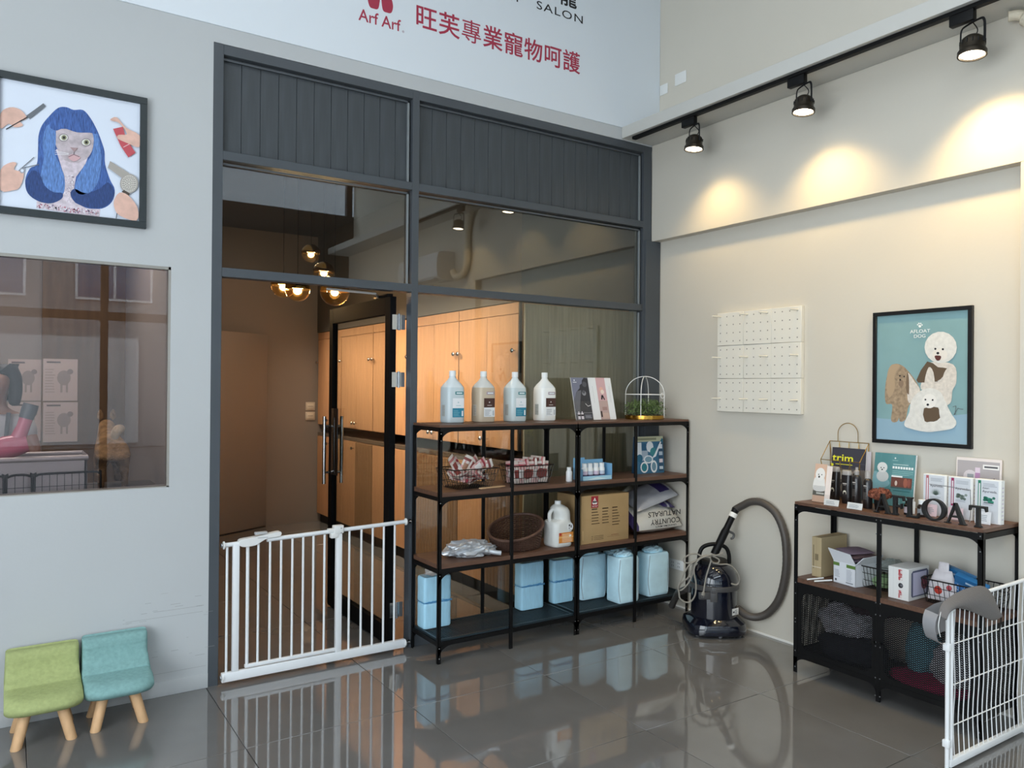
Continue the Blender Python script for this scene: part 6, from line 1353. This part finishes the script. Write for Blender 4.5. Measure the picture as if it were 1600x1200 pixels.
# body: head, neck, torso, two arms, legs as one skinned surface; the shirt and trousers lie over it
V = [(0, 0, .98), (0, 0, 1.10), (0, -.01, 1.24), (0, -.02, 1.36), (.01, -.03, 1.44), (.02, -.05, 1.50), (.03, -.07, 1.57), (.03, -.07, 1.64),
     (.15, -.02, 1.355), (.22, -.04, 1.18), (.21, -.14, 1.09), (.19, -.20, 1.10), (-.15, -.02, 1.355), (-.21, -.05, 1.17), (-.12, -.20, 1.12), (-.07, -.24, 1.12),
     (.09, 0, .88), (.10, 0, .48), (.10, 0, .08), (.10, -.1, .03), (-.09, 0, .88), (-.10, 0, .48), (-.10, 0, .08), (-.10, -.1, .03)]
Ed = [(0, 1), (1, 2), (2, 3), (3, 4), (4, 5), (5, 6), (6, 7), (3, 8), (8, 9), (9, 10), (10, 11), (3, 12), (12, 13), (13, 14), (14, 15), (0, 16), (16, 17), (17, 18), (18, 19), (0, 20), (20, 21), (21, 22), (22, 23)]
Rd = [(.14, .10), (.12, .09), (.13, .10), (.12, .09), .05, .055, (.078, .09), (.072, .085), .052, .042, .032, .024, .052, .042, .032, .024, .085, .06, .042, .035, .085, .06, .042, .035]
skin('body', V, Ed, Rd, SKN, ps)
skin('t_shirt', [V[0], V[1], V[2], V[3], (0, -.02, 1.405), V[8], (.20, -.03, 1.25), V[12], (-.19, -.04, 1.25)], [(0, 1), (1, 2), (2, 3), (3, 4), (3, 5), (5, 6), (3, 7), (7, 8)], [(.158, .118), (.14, .11), (.148, .118), (.135, .105), .075, .066, .062, .066, .062], TEE, ps)
skin('trousers', [(0, 0, 1.0), (0, 0, .93), V[16], V[17], (.10, 0, .12), V[20], V[21], (-.10, 0, .12)], [(0, 1), (1, 2), (2, 3), (3, 4), (1, 5), (5, 6), (6, 7)], [(.15, .11), (.15, .115), .10, .075, .06, .10, .075, .06], JEAN, ps)
hv = [(.03, -.035, 1.70), (.03, -.01, 1.64), (.03, .01, 1.56), (.03, .02, 1.47), (.115, -.04, 1.62), (.125, -.055, 1.53), (.118, -.06, 1.45), (-.055, -.04, 1.62), (-.065, -.055, 1.53), (-.06, -.06, 1.45)]
skin('hair', hv, [(0, 1), (1, 2), (2, 3), (0, 4), (4, 5), (5, 6), (0, 7), (7, 8), (8, 9)], [(.07, .06), (.095, .08), (.09, .06), (.08, .05), .038, .036, .03, .038, .036, .03], HAIR, ps)
for sx in (-1, 1):
    MB().ball((.03 + sx * .031, -.152, 1.60), .012, .008, .008, 12, 8).build('eye', ink('f2f0ee'), ps, smooth=True); MB().ball((.03 + sx * .031, -.159, 1.598), .005, .003, .005, 10, 6).build('iris', ink('221812'), ps, smooth=True)
MB().lathe([(.001, 1.605), (.009, 1.585), (.014, 1.568), (.006, 1.56)], 10, (.03, -.155, 0)).build('nose', SKN, ps, smooth=True)
MB().ball((.03, -.142, 1.538), .05, .028, .035, 16, 10).build('face_mask', mat('grey_mask', '6f7274', .8), ps, smooth=True)
for side, (hx, hy, hz), s in (('r', (.19, -.20, 1.10), 1), ('l', (-.07, -.24, 1.12), -1)):
    pv = [(hx, hy, hz), (hx - s * .01, hy - .045, hz + .008)]
    skin('hand', pv, [(0, 1)], [(.026, .018), (.034, .016)], SKN, ps)
    for k in range(4):
        bx = hx - s * (.032 - k * .019); L = (.052, .06, .056, .044)[k]
        skin('finger', [(bx, hy - .05, hz + .010), (bx, hy - .05 - L * .5, hz + .012), (bx - s * .004, hy - .05 - L * .85, hz - .012), (bx - s * .006, hy - .05 - L * .8, hz - .032)], [(0, 1), (1, 2), (2, 3)], [.0085, .008, .0075, .0065], SKN, ps, sub=1)
    skin('thumb', [(hx - s * .03, hy - .015, hz), (hx - s * .05, hy - .035, hz - .006), (hx - s * .055, hy - .062, hz - .018)], [(0, 1), (1, 2)], [.011, .009, .0075], SKN, ps, sub=1)
MB().tube(spline([(.11, -.10, 1.415), (.12, -.135, 1.36), (.115, -.14, 1.28), (.105, -.135, 1.20), (.10, -.14, 1.10)], 4), .011, 6, flat=.4).build('apron_strap', mat('apron_grey', '6d7073', .8), ps, smooth=True)
text('mpio', .055, INK, ps, frameM((0.027, -.165, 1.239), (1, 0, 0), (0, 0, 1)), width=.125, name='shirt_lettering', shear=.3)
# pink hair dryer held over the dog
hd = thing('hair_dryer', 'pink hair dryer with a grey nozzle held by the person', 'hair dryer', (-.865, .36, 1.262)); PK = mat('dryer_pink', 'd8788e', .25, coat=.4)
MB(Matrix.Rotation(R(78), 4, 'Y')).lathe([(.0001, -.11), (.03, -.105), (.052, -.07), (.058, -.02), (.054, .03), (.046, .06), (.044, .075), (.0001, .075)], 28).build('housing', PK, hd, smooth=True)
skin_ = MB().tube([(.03, 0, .035), (.055, 0, .10), (.068, 0, .145)], .03, 18, rs=[.036, .03, .031]).build('neck', PK, hd, smooth=True); MB().tube([(.066, 0, .14), (.08, 0, .185), (.088, 0, .212)], .03, 18, rs=[.033, .037, .035]).build('nozzle', mat('nozzle_dark', '5e6468', .35), hd, smooth=True)
MB().tube(spline([(-.05, 0, -.03), (-.07, .03, -.08), (-.09, .05, -.115)], 3), .018, 12).build('grip', PK, hd, smooth=True)
# grooming table and dog
gtb = thing('grooming_table', 'small grooming table carrying the tan dog', 'table', (-.33, .72, 0)); MB().box(-.18, .20, -.24, .30, .955, .985).build('table_top', mat('rubber_top', '5a524c', .7), gtb, bevel=.004); MB().rod((0, 0, .02), (0, 0, .955), .03, 14).build('column', STL, gtb, smooth=True); MB().lathe([(.0001, 0), (.17, 0), (.165, .02), (.0001, .024)], 28).build('foot', STL, gtb, smooth=True)
FURT = mat('tan_fur', 'a5835a', .95, noise=(25, .35), bump=(140, .9)); FURD = mat('tan_fur_pale', 'c9ad86', .95, noise=(25, .25), bump=(140, .9))
dg_ = thing('dog', 'tan dog seen from behind standing on the grooming table', 'dog', (-.375, .66, .986)); dg_.scale = (.86, .86, .86); Z = 0
DV = [(0, .0, .27), (0, .12, .275), (0, .26, .28), (0, .33, .32), (0, .38, .40), (0, .45, .39), (0, .50, .375), (-.065, -.01, .20), (-.07, .035, .135), (-.07, -.03, .075), (-.07, -.02, .012), (-.07, .01, .006), (.065, -.01, .20), (.07, .035, .135), (.07, -.03, .075), (.07, -.02, .012), (.07, .01, .006), (-.055, .27, .17), (-.06, .27, .08), (-.06, .265, .010), (.055, .27, .17), (.06, .27, .08), (.06, .265, .010)]
DE = [(0, 1), (1, 2), (2, 3), (3, 4), (4, 5), (5, 6), (0, 7), (7, 8), (8, 9), (9, 10), (10, 11), (0, 12), (12, 13), (13, 14), (14, 15), (15, 16), (2, 17), (17, 18), (18, 19), (2, 20), (20, 21), (21, 22)]
DR = [.082, .088, .095, .065, .06, .04, .024, .05, .036, .022, .022, .016, .05, .036, .022, .022, .016, .04, .026, .022, .04, .026, .022]
skin('body', DV, DE, DR, FURT, dg_)
skin('tail', [(0, -.03, .32), (.01, -.055, .37), (.035, -.05, .40), (.06, -.01, .39)], [(0, 1), (1, 2), (2, 3)], [.025, .034, .036, .022], FURD, dg_)
for s in (-1, 1): MB().lathe([(.0001, .0), (.02, .02), (.018, .05), (.006, .075), (.0001, .078)], 10, (s * .04, .39, .43), sy=.5).build('ear', FURT, dg_, smooth=True)
for o in dg_.children: pass
zmin = min((v.co.z for o in dg_.children for v in o.data.vertices)); dg_.location.z -= zmin * .86
